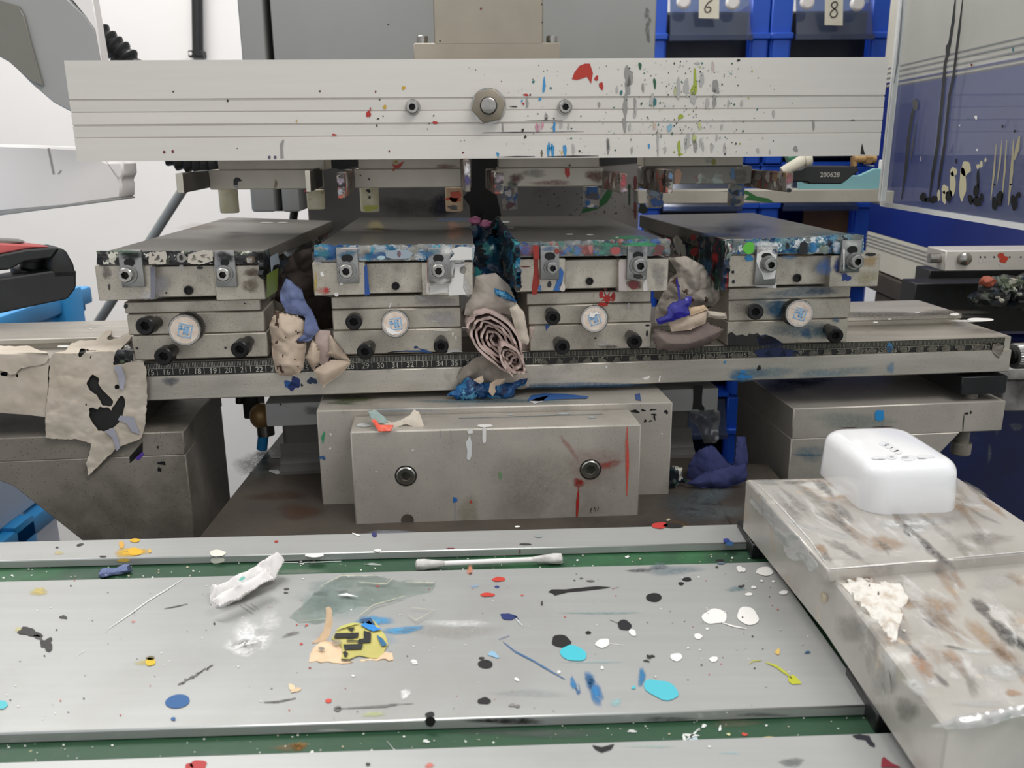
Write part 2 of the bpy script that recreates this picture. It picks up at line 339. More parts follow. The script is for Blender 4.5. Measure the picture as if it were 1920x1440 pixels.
    def drip(s,pl,x,y0,y1,w,c,m,x1=None,head=1.6,lift=.0003,a=1.0):
        x1=x if x1 is None else x1; L=[];Rr=[]
        for k in range(9):
            t=k/8; ww=w*(head if t<.25 else 1)*(0.55 if k in(0,8) else 1); xx=x+(x1-x)*t; yy=y0+(y1-y0)*t
            L.append((xx-ww/2,yy)); Rr.append((xx+ww/2,yy))
        s.mark(pl,L+Rr[::-1],c,m,lift,a)
    def line(s,pl,pts,w,c,m,lift=.0003,a=1.0,taper=True):
        n=len(pts); L=[];Rr=[]
        for i,(x,y) in enumerate(pts):
            x0,y0=pts[max(i-1,0)]; x1,y1=pts[min(i+1,n-1)]; d=math.hypot(x1-x0,y1-y0) or 1
            nx,ny=-(y1-y0)/d,(x1-x0)/d; k=.35 if taper and i in(0,n-1) else 1
            L.append((x+nx*w/2*k,y+ny*w/2*k)); Rr.append((x-nx*w/2*k,y-ny*w/2*k))
        for i in range(n-1): s.mark(pl,[L[i],L[i+1],Rr[i+1],Rr[i]],c,m,lift,a)
    def flat(s,pl,pts,m,lift=.0003): s._add([pl(x,y,lift) for x,y in pts],[list(range(len(pts)))],m)
    # ---- crumpled sheet
    def sheet(s,outline,pl,m,amp=.004,freq=60,step=4,bulge=0.0,seed=0,holes=(),thick=.0004,tilt=None,ridge=True,spot=None):
        xs=[p[0] for p in outline]; ys=[p[1] for p in outline]
        x0,x1,y0,y1=min(xs),max(xs),min(ys),max(ys); nx=max(2,int((x1-x0)/step)+1); ny=max(2,int((y1-y0)/step)+1)
        sx=(x1-x0)/nx; sy=(y1-y0)/ny; idx={}; vs=[]; fs=[]
        ins=[[inside(outline,x0+i*sx,y0+j*sy) and not any(inside(h,x0+i*sx,y0+j*sy) for h in holes) for j in range(ny+1)] for i in range(nx+1)]
        def vert(i,j):
            if (i,j) in idx: return idx[(i,j)]
            x,y=x0+i*sx,y0+j*sy
            if not ins[i][j]:
                best=None
                for pg in (outline,*holes):
                    c=nearest(pg,x,y)
                    if best is None or c[2]<best[2]: best=c
                x,y=best[0],best[1]
            p=pl(x,y); q=Vec((p.x,p.z,p.y))*freq+Vec((seed*7.3,seed*3.1,seed*1.7))
            if ridge:
                f1=N3.voronoi(q*.9)[0]; f2=N3.voronoi(q*2.1+Vec((3,8,1)))[0]
                d=(f1[1]-f1[0])*.75+(f2[1]-f2[0])*.30+N3.noise(q*.5)*.9-.4
            else: d=N3.noise(q)
            e=nearest(outline,x0+i*sx,y0+j*sy)[2] if bulge else 0
            d=d*amp+bulge*(1-math.exp(-e/ (0.25*min(x1-x0,y1-y0)+1e-6)))
            if tilt: d+=tilt((x-x0)/(x1-x0+1e-6),(y-y0)/(y1-y0+1e-6))
            idx[(i,j)]=len(vs); vs.append(p+pl.n*d); return idx[(i,j)]
        for i in range(nx):
            for j in range(ny):
                if sum((ins[i][j],ins[i+1][j],ins[i+1][j+1],ins[i][j+1]))>=1:
                    fs.append([vert(i,j),vert(i+1,j),vert(i+1,j+1),vert(i,j+1)])
        n=len(vs); k0=len(s.m); nf=len(fs)
        if thick:
            ec={}
            for f in fs:
                for a in range(4):
                    e=(f[a],f[(a+1)%4]); ec[e]=ec.get(e,0)+1
            vs=vs+[v-pl.n*thick for v in vs]
            ff=list(fs)+[[i+n for i in reversed(f)] for f in fs]
            for (a,b) in ec:
                if (b,a) not in ec: ff.append([b,a,a+n,b+n])
            fs=ff
        s._add(vs,fs,m,True)
        if spot:
            for i in range(nf):
                c=sum((s.v[j] for j in s.f[k0+i]),Vec((0,0,0)))/len(s.f[k0+i])
                if N3.noise(c*spot[1]+Vec((seed,2,5)))+.5*N3.noise(c*spot[1]*3)>spot[2]: s.m[k0+i]=spot[0]
def inside(pg,x,y):
    r=False; j=len(pg)-1
    for i in range(len(pg)):
        xi,yi=pg[i]; xj,yj=pg[j]
        if (yi>y)!=(yj>y) and x<(xj-xi)*(y-yi)/(yj-yi)+xi: r=not r
        j=i
    return r
def nearest(pg,x,y):
    b=(x,y,1e9)
    for i in range(len(pg)):
        ax,ay=pg[i]; bx,by=pg[(i+1)%len(pg)]; dx,dy=bx-ax,by-ay; L=dx*dx+dy*dy or 1e-9
        t=max(0,min(1,((x-ax)*dx+(y-ay)*dy)/L)); qx,qy=ax+t*dx,ay+t*dy; d=math.hypot(x-qx,y-qy)
        if d<b[2]: b=(qx,qy,d)
    return b
# ---------------------------------------------------------------- things, parts, sub-parts
class Thing:
    def __init__(s,name,label,cat,group=None,kind=None):
        s.name=name; s.label=label; s.cat=cat; s.group=group; s.kind=kind; s.parts=[]; s.own=None
    def body(s,mb,*mt): s.own=(mb,mt); return s
    def part(s,name,mb,*mt,sub=None,label=None,kind=None):
        s.parts.append((name,mb,mt,sub,label,kind)); return len(s.parts)-1
    def done(s):
        al=[v for mb in ([s.own[0]] if s.own else [])+[p[1] for p in s.parts] for v in mb.v]
        lo=Vec((min(v.x for v in al),min(v.y for v in al),min(v.z for v in al))); hi=Vec((max(v.x for v in al),max(v.y for v in al),0))
        base=Vec(((lo.x+hi.x)/2,(lo.y+hi.y)/2,lo.z))
        root=mesh_obj(s.name,s.own[0],s.own[1],base) if s.own else bpy.data.objects.new(s.name,None)
        if not s.own: COL.objects.link(root); root.empty_display_size=.02
        root.location=base+Vec((0,0,H))
        if s.kind: root['kind']=s.kind
        if s.kind!='structure':
            root['label']=s.label; root['category']=s.cat
            if not s.kind: root['kind']='thing'
        if s.group: root['group']=s.group
        made=[]
        for (name,mb,mt,sub,label,kind) in s.parts:
            o=mesh_obj(name,mb,mt,base); o.parent=root if sub is None else made[sub]; made.append(o)
            if label: o['label']=label
            if kind: o['kind']=kind
        return root
def mesh_obj(name,mb,mt,base):
    me=bpy.data.meshes.new(name); me.from_pydata([v-base for v in mb.v],[],mb.f)
    for k in mt: me.materials.append(M[k])
    me.polygons.foreach_set('material_index',mb.m); me.polygons.foreach_set('use_smooth',[True]*len(mb.f))
    if mb.c:
        ca=me.color_attributes.new('ink','FLOAT_COLOR','POINT')
        for i,c in mb.c.items(): ca.data[i].color=c
    me.validate(); me.update()
    try: me.set_sharp_from_angle(angle=math.radians(38))
    except Exception: pass
    o=bpy.data.objects.new(name,me); COL.objects.link(o); return o
_txt={}
def text2d(t):
    if t in _txt: return _txt[t]
    cu=bpy.data.curves.new('lettering','FONT'); cu.body=t; cu.size=1; cu.align_x='CENTER'; cu.align_y='CENTER'; cu.resolution_u=3
    o=bpy.data.objects.new('lettering',cu); COL.objects.link(o); dg=bpy.context.evaluated_depsgraph_get(); me=o.evaluated_get(dg).to_mesh()
    r=([(v.co.x,v.co.y) for v in me.vertices],[list(p.vertices) for p in me.polygons])
    o.evaluated_get(dg).to_mesh_clear(); COL.objects.unlink(o); bpy.data.objects.remove(o); bpy.data.curves.remove(cu)
    _txt[t]=r; return r
def letter(mb,t,o,ex,ey,size,m):
    vs,fs=text2d(t); mb._add([Vec(o)+Vec(ex)*x*size+Vec(ey)*y*size for x,y in vs],fs,m)
# ================================================================ ink stations
A=YP(.583,SR); B=YP(.573,SR); Cc=YP(.5695,SR)
RAILF=YP(.585,SR)
def jag(pts,step=7,amp=1.5,seed=1):
    rnd=random.Random(seed); o=[]
    for i,(x,y) in enumerate(pts):
        x1,y1=pts[(i+1)%len(pts)]; d=math.hypot(x1-x,y1-y); n=max(1,int(d/step))
        for k in range(n):
            t=k/n; o.append((x+(x1-x)*t+rnd.uniform(-amp,amp),y+(y1-y)*t+rnd.uniform(-amp,amp)))
    return o
def rect(x0,y0,x1,y1): return [(x0,y0),(x1,y0),(x1,y1),(x0,y1)]
def station(d):
    t=Thing('ink_station',d['label'],'printing station','ink plate stations standing on the ruler rail')
    fl,fr,br,bl=d['plate']; ptop=B((fl[0]+fr[0])/2,(fl[1]+fr[1])/2); z=ptop.z; zp=ZP(z)
    c0=B(*fl); c1=B(*fr); b0=zp(*bl); b1=zp(*br)
    c0.z=c1.z=z
    pb=d['pbot']; th=z-B((fl[0]+fr[0])/2,pb).z
    mb=MB(); mb.prism([c0,c1,b1,b0],(0,0,-th),0,.0005)
    for f in d.get('topmarks',[]): f(mb,zp)
    t.part('ink_plate',mb,d['platemat'],'paint')
    # dried ink along the edges
    mb=MB()
    x0,x1=fl[0]-3,fr[0]+3
    mb.sheet(jag([(x0,fl[1]-1),(x1,fr[1]-1),(x1-2,pb-2),(x0+2,pb-1)],6,1.6,d['seed']),B.off(.0012),0,.0011,420,3,.0006,d['seed'],thick=.0025)
    if 'side' in d:
        sg,px=d['side']; pl=Plane(c1+Vec((.0016,0,0)) if sg>0 else c0-Vec((.0016,0,0)),(sg,sg*SR,0))
        mb.sheet(jag(px,7,2,d['seed']+3),pl,1,.0022,300,3,.001,d['seed']+5,thick=.003)
        for f in d.get('sidemarks',[]): f(M2(mb),pl.off(.0040))
    for f in d.get('crustmarks',[]): f(M2(mb),B.off(.0046))
    t.part('ink_crust',mb,d['crust'],d.get('sidecrust',d['crust']),'paint')
    # tray with a recess in the middle of its front
    mb=MB(); tx0,ty0,tx1,ty1=d['tray']; r0,r1,ry1=d['recess']
    L=.235
    mb.box(B,tx0,ty0,r0,ty1,DR*L,0); mb.box(B,r1,ty0,tx1,ty1,DR*L,0)
    mb.box(B.off(-.006),r0-3,ty0+1,r1+3,ry1,DR*(L-.01),0)
    for f in d.get('traymarks',[]): f(mb,B,B.off(-.006))
    t.part('tray',mb,'steel','paint')
    hx,hy,hr=d['hole']; p=B.off(-.006)(hx,hy); mb=MB()
    n=Vec((SR,-1,0)).normalized(); k=hr/27.5*.0085
    mb.lathe(p,p+n*.0012,[(0,k),(1,k),(1,k*.66),(.2,k*.6)],0,20,True)
    mb.cyl(p+n*.0002,p+n*.0004,k*.62,None,1,16)
    t.part('set_screw',mb,'black','hole')
    for i,(cx0,cy0,cx1,cy1,slot,scr,r) in enumerate(d['clamps']):
        mb=MB(); mb.box(Cc,cx0,cy0,cx1,cy1,-Vec((SR,-1,0)).normalized()*.0034,0,.0008,2)
        sx,sy,sw,sh=slot; pts=[]
        for q in range(20):
            a=2*math.pi*q/20; pts.append((sx+sw*math.copysign(abs(math.cos(a))**.8,math.cos(a)),sy+sh*math.sin(a)))
        mb.flat(Cc,[(sx+(x_-sx)*1.2,sy-2+(y_-sy)*1.2) for x_,y_ in pts],1,.0007)
        for f in d.get('clampmarks',{}).get(i,[]): f(mb,Cc)
        ci=t.part('clamp',mb,d['clampmat'][i],'hole','paint')
        mb=MB(); p=Cc(*scr); rr=r/28*.01
        mb.lathe(p,p+n*.0013,[(0,rr*1.12),(1,rr*1.08),(1,rr)],0,28)
        mb.cap_screw(p+n*.001,p+n*.006,rr*.84,.9,1,1,2)
        t.part('clamp_screw',mb,'zinc',d.get('screwmat','chrome'),'darkmark',sub=ci)
    Ld=.20
    for i,(x0,y0,x1,y1) in enumerate(d['layers']):
        mb=MB(); pl=A if i else A.off(-.0006)
        mb.box(pl,x0,y0+.5,x1,y1-.5,DR*Ld,0,.0007)
        for f in d.get('layermarks',{}).get(i,[]): f(mb,pl)
        t.part('base_layer',mb,'steel','paint')
    (kb,kf,kr)=d['knob']; pb_=A(*kb); pf=A.off(.021)(*kf); rr=kr/28.5*.01
    mb=MB(); mb.lathe(pb_-n*-.0001,pb_+(pf-pb_)*.35,[(0,rr*.8),(1,rr*.8)],1,24)
    mb.lathe(pb_+(pf-pb_)*.3,pf,[(0,rr*.9),(.04,rr),(.88,rr),(.9,rr*.96)],0,72,True,lambda i,nn,k:1 if k in(0,3) else (1 if i%2 else .955))
    mb.lathe(pb_+(pf-pb_)*.88,pf,[(0,rr*.97),(.6,rr*1.0),(1,rr*.95),(1,rr*.85),(.9,rr*.84)],1,36)
    ki=t.part('adjusting_knob',mb,'black' if not d.get('chromeknob') else 'zinc','chrome')
    ax=(pf-pb_).normalized(); ex=XR.copy(); ex=(ex-ax*ex.dot(ax)).normalized(); ey=ax.cross(ex); ey=ey if ey.z>0 else -ey
    an=d.get('rot',0); ex,ey=ex*math.cos(an)+ey*math.sin(an),ey*math.cos(an)-ex*math.sin(an)
    mb=MB(); mb.cyl(pf-ax*.0004,pf+ax*.0002,rr*.84,None,0,36)
    def stroke(p0,p1,w,m,l=.0004):
        p0=Vec(p0);p1=Vec(p1); dd=(p1-p0).normalized(); q=Vec((-dd.y,dd.x))*w/2; p0=p0-dd*w/2; p1=p1+dd*w/2
        mb._add([pf+ax*l+(ex*c.x+ey*c.y)*rr for c in (p0+q,p1+q,p1-q,p0-q)],[[0,1,2,3]],m)
    for a_,b_ in (((-.32,.36),(.42,.36)),((.42,.36),(.42,-.4)),((.42,-.4),(-.32,-.4)),((-.32,-.4),(-.32,-.02))): stroke(a_,b_,.07,1)
    for a_,b_ in (((-.34,.2),(-.2,.2)),((-.2,.2),(-.2,.04)),((-.34,.04),(-.06,.04)),((-.02,.22),(.22,.22)),((.22,.22),(.22,-.22)),((.22,-.22),(-.02,-.22)),((-.02,-.22),(-.02,.08)),((.1,.06),(.1,-.1))): stroke(a_,b_,.1,1)
    if d.get('chip'):
        q=d['chip']; o=mb._add([pf+ax*.0006+(ex*x+ey*y)*rr for x,y in q],[list(range(len(q)))],2); mb._col(o,len(q),'white',1)
    t.part('knob_sticker',mb,'sticker','logo','paint',sub=ki,label='pale round sticker with a blue square emblem')
    for (bx,by,hx_,hy_,r) in d['screws']:
        mb=MB(); mb.cap_screw(A(bx,by),A.off(.022)(hx_,hy_),r/29.3*.01,.68,0,0,1,1.7)
        t.part('cap_screw',mb,'black','hole',label=None)
    return t.done()
S=[]
def bl(px,py,rx,ry,c,**k): return lambda mb,pl,*_ : mb.blob(pl,px,py,rx,ry,c,1,**k)
def so(px,py,rx,ry,c,a=.8,**k): return lambda mb,pl,*_ : mb.soft(pl,px,py,rx,ry,c,1,a,**k)
def mk(pts,c,**k): return lambda mb,pl,*_ : mb.mark(pl,pts,c,1,**k)
def dr(x,y0,y1,w,c,**k): return lambda mb,pl,*_ : mb.drip(pl,x,y0,y1,w,c,1,**k)
def rc(f): return lambda mb,pl,pl2,*_ : f(mb,pl2)
def cm(f): return lambda mb,pl: f(M2(mb),pl)
class M2:      # marks on a clamp use its third material
    def __init__(s,mb): s.mb=mb
    def blob(s,pl,a,b,c,d,e,m,**k): s.mb.blob(pl,a,b,c,d,e,2,**k)
    def soft(s,pl,a,b,c,d,e,m,al=.8,**k): s.mb.soft(pl,a,b,c,d,e,2,al,**k)
    def mark(s,pl,p,c,m,**k): s.mb.mark(pl,p,c,2,**k)
    def drip(s,pl,x,y0,y1,w,c,m,**k): s.mb.drip(pl,x,y0,y1,w,c,2,**k)
splash=lambda cx,cy,r,c,n=9,seed=1:(lambda mb,pl,*_:[mb.mark(pl,[(cx+r*(.35+.75*((i%2)*random.Random(seed+i).uniform(.4,1.1)))*math.cos(i*math.pi/n),cy+r*(.35+.75*((i%2)*random.Random(seed+i).uniform(.4,1.1)))*math.sin(i*math.pi/n)) for i in range(2*n)],c,1)])
S.append(dict(label='ink station with a dull dark plate, black crusted edges and torn paper beside it',seed=11,sidemarks=[mk([(499,515),(521,502),(519,545),(499,560)],'66742c'),mk([(505,482),(520,474),(524,494),(512,498),(508,514)],'8f9aa4'),mk([(530,474),(548,464),(560,462),(550,474),(538,482)],'a3adb6'),mk([(560,456),(585,446),(575,458)],'7f8a94'),so(610,430,12,16,'7a2a22',.8),so(540,495,20,16,'28384a',.8)],crustmarks=[mk(jag([(279,474),(311,471),(313,480),(311,494),(279,496)],4,1.3,3),'c5bdb0'),bl(296,484,5,4,'5a564e',wob=.6),bl(287,478,3,2,'2f3a2f',wob=.6),bl(304,489,4,2,'3a3833',wob=.6),mk(jag([(352,476),(368,472),(396,470),(401,478),(398,488),(374,497),(352,493)],4,1.3,5),'c5bdb0'),bl(364,484,5,4,'6f7a62',wob=.6),bl(382,480,6,3,'5a564e',wob=.6),bl(375,490,5,2,'33302b',wob=.6),bl(392,484,3,3,'3a3833',wob=.6),bl(340,483,9,9,'8f8b86'),bl(340,483,4,5,'2a2826'),so(232,471,34,3,'5a7a60',.9),bl(470,487,10,7,'5a4632'),mk([(462,483),(473,483),(473,493),(464,493)],'c9c6c0')],
 plate=[(183,472),(493,473),(624,414),(428,407)],pbot=497,platemat='plate_dull',crust='inkA',sidecrust='inkA',
 side=(1,[(494,471),(622,414),(630,425),(598,462),(560,498),(522,530),(497,522)]),
 tray=(181,497,496,563),recess=(290,402,557),hole=(354,544,9.5),
 clamps=[(224,469,268,539,(243,494,8.5,6),(240,514),15),(402,470,442,539,(422,494,7,5),(421,513),14)],clampmat=['zinc','zinc'],
 layers=[(233,563,489,586),(239,586,496,626),(249,626,502,673)],knob=((360,609),(346,619),29),rot=-.25,
 screws=[(294,604,271,612,17),(324,656,306,669,17),(466,640,449,656,16.5)],
 topmarks=[bl(500,418,12,1.2,'lg'),bl(530,418,10,1.2,'lg'),so(370,425,40,8,'brown',.25)],
 traymarks=[mk([(282,500),(292,500),(291,560),(283,562)],'7d7d88'),so(300,535,20,25,'7d7d88',.6),bl(375,502,6,3,'black'),bl(312,549,2.3,2,'black'),mk([(236,556),(280,560),(283,549),(262,558),(240,552)],'lg'),so(275,553,16,9,'c9c6bf',.7),so(200,510,10,18,'dk',.5),so(470,535,16,18,'6b5c45',.6),so(476,512,24,8,'5a4630',.7),bl(340,500,4,7,'lg'),bl(205,538,2,6,'dk')],
 clampmarks={0:[cm(so(246,480,20,12,'black',.95)),cm(so(246,478,24,5,'3d5c44',.7))],1:[cm(so(422,482,19,12,'black',.9)),cm(so(412,500,8,14,'6d8086',.5))]},
 layermarks={0:[bl(236,574,4,4.5,'black'),bl(459,569,1.6,1.4,'black')],2:[bl(257,653,2.5,2.5,'black'),bl(423,652,2.5,2.5,'dk')]}))
S.append(dict(label='ink station with white paint splashed over one clamp and blue ink along its plate edge',seed=22,crustmarks=[mk([(846,467),(862,462),(884,464),(886,487),(842,488),(852,476)],'dddbd7'),so(606,475,14,11,'2c6f80',.95),so(720,479,50,9,'1d4f82',.95),mk([(722,470),(760,468),(775,474),(768,484),(740,486),(724,482)],'9aa6b0'),so(798,476,16,9,'23628c',.9),bl(715,483,7,4,'a9c4cc'),bl(748,476,4,6,'a06a70')],
 plate=[(590,461),(888,460),(882,407),(674,407)],pbot=490,platemat='plate',crust='inkB',
 tray=(587,491,887,554),recess=(686,790,550),hole=(742,536,8.5),
 clamps=[(631,464,672,532,(651,486,9,6),(650,507),15),(803,464,846,531,(822,486,8.5,6),(822,506),15)],clampmat=['zinc','zinc'],
 layers=[(621,553,863,578),(623,578,865,617),(625,617,867,663)],knob=((744,605),(741,607),26),chromeknob=1,rot=.12,chip=[(-.7,-.1),(-.3,-.35),(.1,-.62),(.5,-.5),(.2,-.72),(-.3,-.75),(-.65,-.5)],
 screws=[(668,596,663,604,15.5),(694,648,684,660,15.5),(827,637,827,650,14.5)],
 topmarks=[so(705,425,18,14,'b8a866',.3),so(852,432,16,22,'c08060',.3),so(850,412,40,4,'4f6f9c',.4)],
 traymarks=[mk([(683,500),(688,494),(691,530),(694,552),(684,554)],'1f4f96'),so(606,545,15,8,'c48a7c',.7),splash(612,544,9,'b3302a',8,5),bl(631,552,4,4,'white'),bl(604,514,3,5,'white',rot=-.5),so(592,530,4,22,'c9b34a',.6),bl(597,493,8,3,'lg'),
   mk([(846,480),(860,470),(872,478),(870,500),(868,540),(874,552),(842,554),(838,540),(848,520),(843,500)],'e4e2de'),mk([(803,538),(840,520),(842,548),(806,552)],'d5d2ce'),so(868,535,20,22,'c9c6c2',.8),bl(860,492,10,3,'dk'),mk([(801,498),(806,500),(806,552),(799,550)],'dcd2cc'),dr(802,480,530,2,'d09080'),mk([(849,508),(853,500),(852,520),(848,522)],'7a756d'),bl(868,506,6,8,'8a847a')],
 clampmarks={0:[cm(so(651,478,20,10,'2c6c8c',.7)),cm(bl(640,532,3,2,'white')),cm(bl(655,466,16,1.2,'d6c6c0'))],1:[cm(so(840,470,16,12,'e2e0dc',.9)),cm(so(815,472,12,8,'6f96a6',.6)),cm(so(826,526,20,6,'e2e0dc',.8))]},
 layermarks={0:[so(815,562,45,14,'b3afae',.6),dr(733,568,577,2,'white',x1=730),mk([(778,552),(800,560),(792,564),(784,560)],'lg')],1:[so(830,597,36,16,'b7b3b4',.6),so(815,602,12,3,'white',.8)],2:[bl(830,619,20,1.5,'white'),bl(849,626,1.5,4,'white'),bl(855,633,1.5,4,'white'),mk([(720,662),(735,659),(790,660),(812,662),(800,656),(782,652),(790,657),(760,657)],'1d4a80'),bl(780,651,4,2.5,'1b3a66'),mk([(836,662),(845,655),(860,654),(868,660),(850,660)],'c9c6c2')]}))
S.append(dict(label='ink station with a red drip on its tray and a red splash above its knob',seed=33,crustmarks=[mk([(1000,459),(1010,460),(1011,486),(1000,486)],'9c2416'),so(985,470,14,10,'3a5a98',.8),bl(1154,470,9,8,'a8514e'),mk([(1103,460),(1112,460),(1110,470),(1107,476),(1103,466)],'b0706e'),so(1083,470,9,10,'4a78b0',.8),so(1200,458,45,4,'2f9a5c',.95),so(1140,458,40,3,'3a8f68',.7),bl(1236,466,10,7,'6a3c3c')],
 plate=[(964,456),(1254,449),(1132,405),(931,406)],pbot=481,platemat='plate',crust='inkC',sidecrust='inkE',
 side=(-1,[(964,455),(968,545),(955,530),(940,480),(928,430),(928,408)]),
 tray=(967,485,1253,547),recess=(1060,1160,541),hole=(1105,527,8.5),
 clamps=[(1013,461,1049,525,(1031,482,8.5,6),(1034,501),13),(1176,460,1214,525,(1196,481,8,6),(1197,497),15.5)],clampmat=['zinc','zinc'],screwmat='zinc',
 layers=[(987,546,1221,570),(990,570,1222,607),(993,607,1221,656)],knob=((1117,595),(1114,598),26),chromeknob=1,rot=.3,chip=[(-.3,.25),(-.1,.55),(.1,.4),(.35,.45),(.5,.2),(.2,.3),(0,.1)],
 screws=[(1031,585,1037,596,14.5),(1046,640,1055,651,15),(1181,628,1190,641,15)],
 topmarks=[bl(948,417,8,1.2,'lg'),bl(1068,440,8,1.2,'lg'),bl(1106,441,7,1.1,'lg'),bl(1157,446,3,1,'lg'),so(1180,446,50,4,'3a8f62',.7),bl(958,428,6,1.2,'gray')],
 traymarks=[mk([(1000,462),(1009,464),(1009,500),(1012,530),(1006,552),(998,553),(997,540),(1001,510)],'9c2416'),mk([(1050,500),(1057,510),(1054,530),(1048,546),(1037,545),(1043,530)],'2d66ad'),bl(1054,538,6,8,'cfc6bc'),bl(985,500,9,1.3,'dred'),bl(1012,540,3,7,'4a7ab0'),
   mk([(1160,490),(1174,492),(1172,520),(1176,545),(1160,544)],'c5bab5'),so(1190,532,16,12,'5a2a2a',.8),bl(1188,534,10,8,'7a2f2e'),mk([(1205,530),(1212,520),(1214,545),(1206,546)],'d8d4d0'),so(1235,515,16,28,'8f8d8a',.5),bl(1030,533,4,6,'2a2a2c')],
 clampmarks={0:[cm(bl(1044,471,5,5,'8c3a30')),cm(so(1030,466,16,6,'4a6c90',.6))],1:[cm(so(1196,470,18,14,'66686c',.7)),cm(so(1196,520,18,8,'b0aeaa',.7)),cm(bl(1196,518,9,5,'2f2b28'))]},
 layermarks={0:[splash(1138,560,15,'b3241a',8,9),bl(1127,552,4,7,'b3241a'),bl(1150,556,4,8,'b3241a'),bl(1135,542,3,3,'dred')],1:[bl(1130,571,9,4,'b3241a'),bl(1178,573,2,6,'lg',rot=.3),so(1130,595,18,10,'8a8378',.4)],2:[bl(1116,634,3,1.5,'black'),mk([(1022,608),(1032,609),(1024,620)],'2d5a94'),so(1130,645,14,8,'c9c5c0',.7),so(1142,650,20,4,'2a2826',.6),bl(1213,625,2,6,'black'),bl(1214,610,4,2,'black')]}))
S.append(dict(sidemarks=[mk([(1262,448),(1270,440),(1280,452),(1276,480),(1268,470)],'b9b6ab'),mk([(1276,462),(1284,456),(1288,478),(1280,490)],'a9a79c'),bl(1300,445,5,6,'8c1f22'),bl(1302,472,7,8,'8c1f22'),mk([(1210,412),(1213,412),(1213,426),(1210,426)],'b9c4cc'),so(1325,500,14,20,'1d4a66',.8),so(1295,492,10,12,'2f6a4a',.6)],label='ink station with a white ringed clamp, green dab and blue stains beside the empty rail',seed=44,crustmarks=[bl(1404,465,11,11,'5fc23c'),so(1434,457,26,6,'dfe4e4',.95),mk([(1500,456),(1508,452),(1514,456),(1514,474),(1504,478),(1497,474)],'17171a'),so(1526,465,9,10,'2f7fb8',.95),bl(1476,461,4,6,'17171a'),so(1545,466,14,9,'8a9a8a',.7),so(1568,462,9,12,'c9d0dc',.9),so(1375,465,12,8,'4a5258',.7)],
 plate=[(1362,452),(1618,441),(1412,399),(1199,403)],pbot=477,platemat='plate',crust='inkD',sidecrust='inkF',
 side=(-1,[(1362,452),(1364,480),(1352,545),(1335,540),(1318,510),(1285,490),(1258,470),(1232,440),(1199,424),(1199,403)]),
 tray=(1366,478,1649,538),recess=(1456,1556,534),hole=(1494,521,9.5),
 clamps=[(1417,462,1457,535,(1437,482,8,5),(1440,495),15),(1577,450,1615,511,(1598,470,8,6),(1601,489),15)],clampmat=['zinc','zinc'],screwmat='zinc',
 layers=[(1366,537,1595,561),(1366,561,1594,600),(1364,600,1589,645)],knob=((1484,584),(1499,588),27),rot=-.3,
 screws=[(1408,581,1417,585,15.5),(1552,616,1567,630,15.5)],
 topmarks=[so(1380,425,60,12,'3f5560',.4),so(1420,432,18,8,'8f93b8',.5),so(1345,440,40,6,'1b3a6a',.6),so(1560,440,50,5,'4a7a88',.4)],
 traymarks=[bl(1404,466,11,10,'5fc23c'),bl(1404,484,8,6,'2d86c0'),bl(1374,510,3,3,'black'),bl(1375,528,2.5,4,'black'),so(1545,500,16,22,'1d5a9a',.7),so(1575,500,14,18,'1b3f8a',.9),bl(1586,520,7,8,'1b3f8a',wob=.5),so(1630,490,20,12,'c09a5a',.5),so(1625,520,25,18,'a89a60',.35),bl(1632,477,11,3,'1d1d1e'),so(1480,482,16,6,'2f6a9a',.7),so(1500,478,30,5,'7f5a30',.5),mk([(1412,535),(1420,538),(1455,540),(1456,530),(1420,531)],'d9d7d4')],
 clampmarks={0:[cm(so(1437,466,20,12,'e8e8e6',.95)),cm(mk([(1419,476),(1430,470),(1452,468),(1456,478),(1452,500),(1447,510),(1455,505),(1452,522),(1432,524),(1428,512),(1423,504),(1418,490)],'e9e8e6')),cm(bl(1452,472,5,5,'27456a'))],1:[cm(so(1596,458,18,8,'e2e2e0',.8)),cm(so(1596,500,18,9,'2a4a5a',.7)),cm(dr(1582,466,508,2.5,'white'))]},
 layermarks={0:[so(1500,548,70,12,'3f6f8a',.45),so(1540,545,40,8,'1d4f80',.5)],1:[so(1460,580,30,22,'2f6a92',.8),so(1440,570,40,14,'7a95a2',.4)],2:[so(1500,620,60,18,'4f7f98',.4),so(1512,625,12,12,'2a6a9c',.6),so(1545,622,20,18,'4a7488',.5),so(1567,600,8,6,'3a6a8a',.6),
   mk([(1364,626),(1372,622),(1380,629),(1392,627),(1400,630),(1405,625),(1412,627),(1420,624),(1428,632),(1440,629),(1450,632),(1462,640),(1470,647),(1364,648)],'232220'),mk([(1418,630),(1436,627),(1452,633),(1464,641),(1470,648),(1424,648)],'1a2350')]}))
for d in S: station(d)
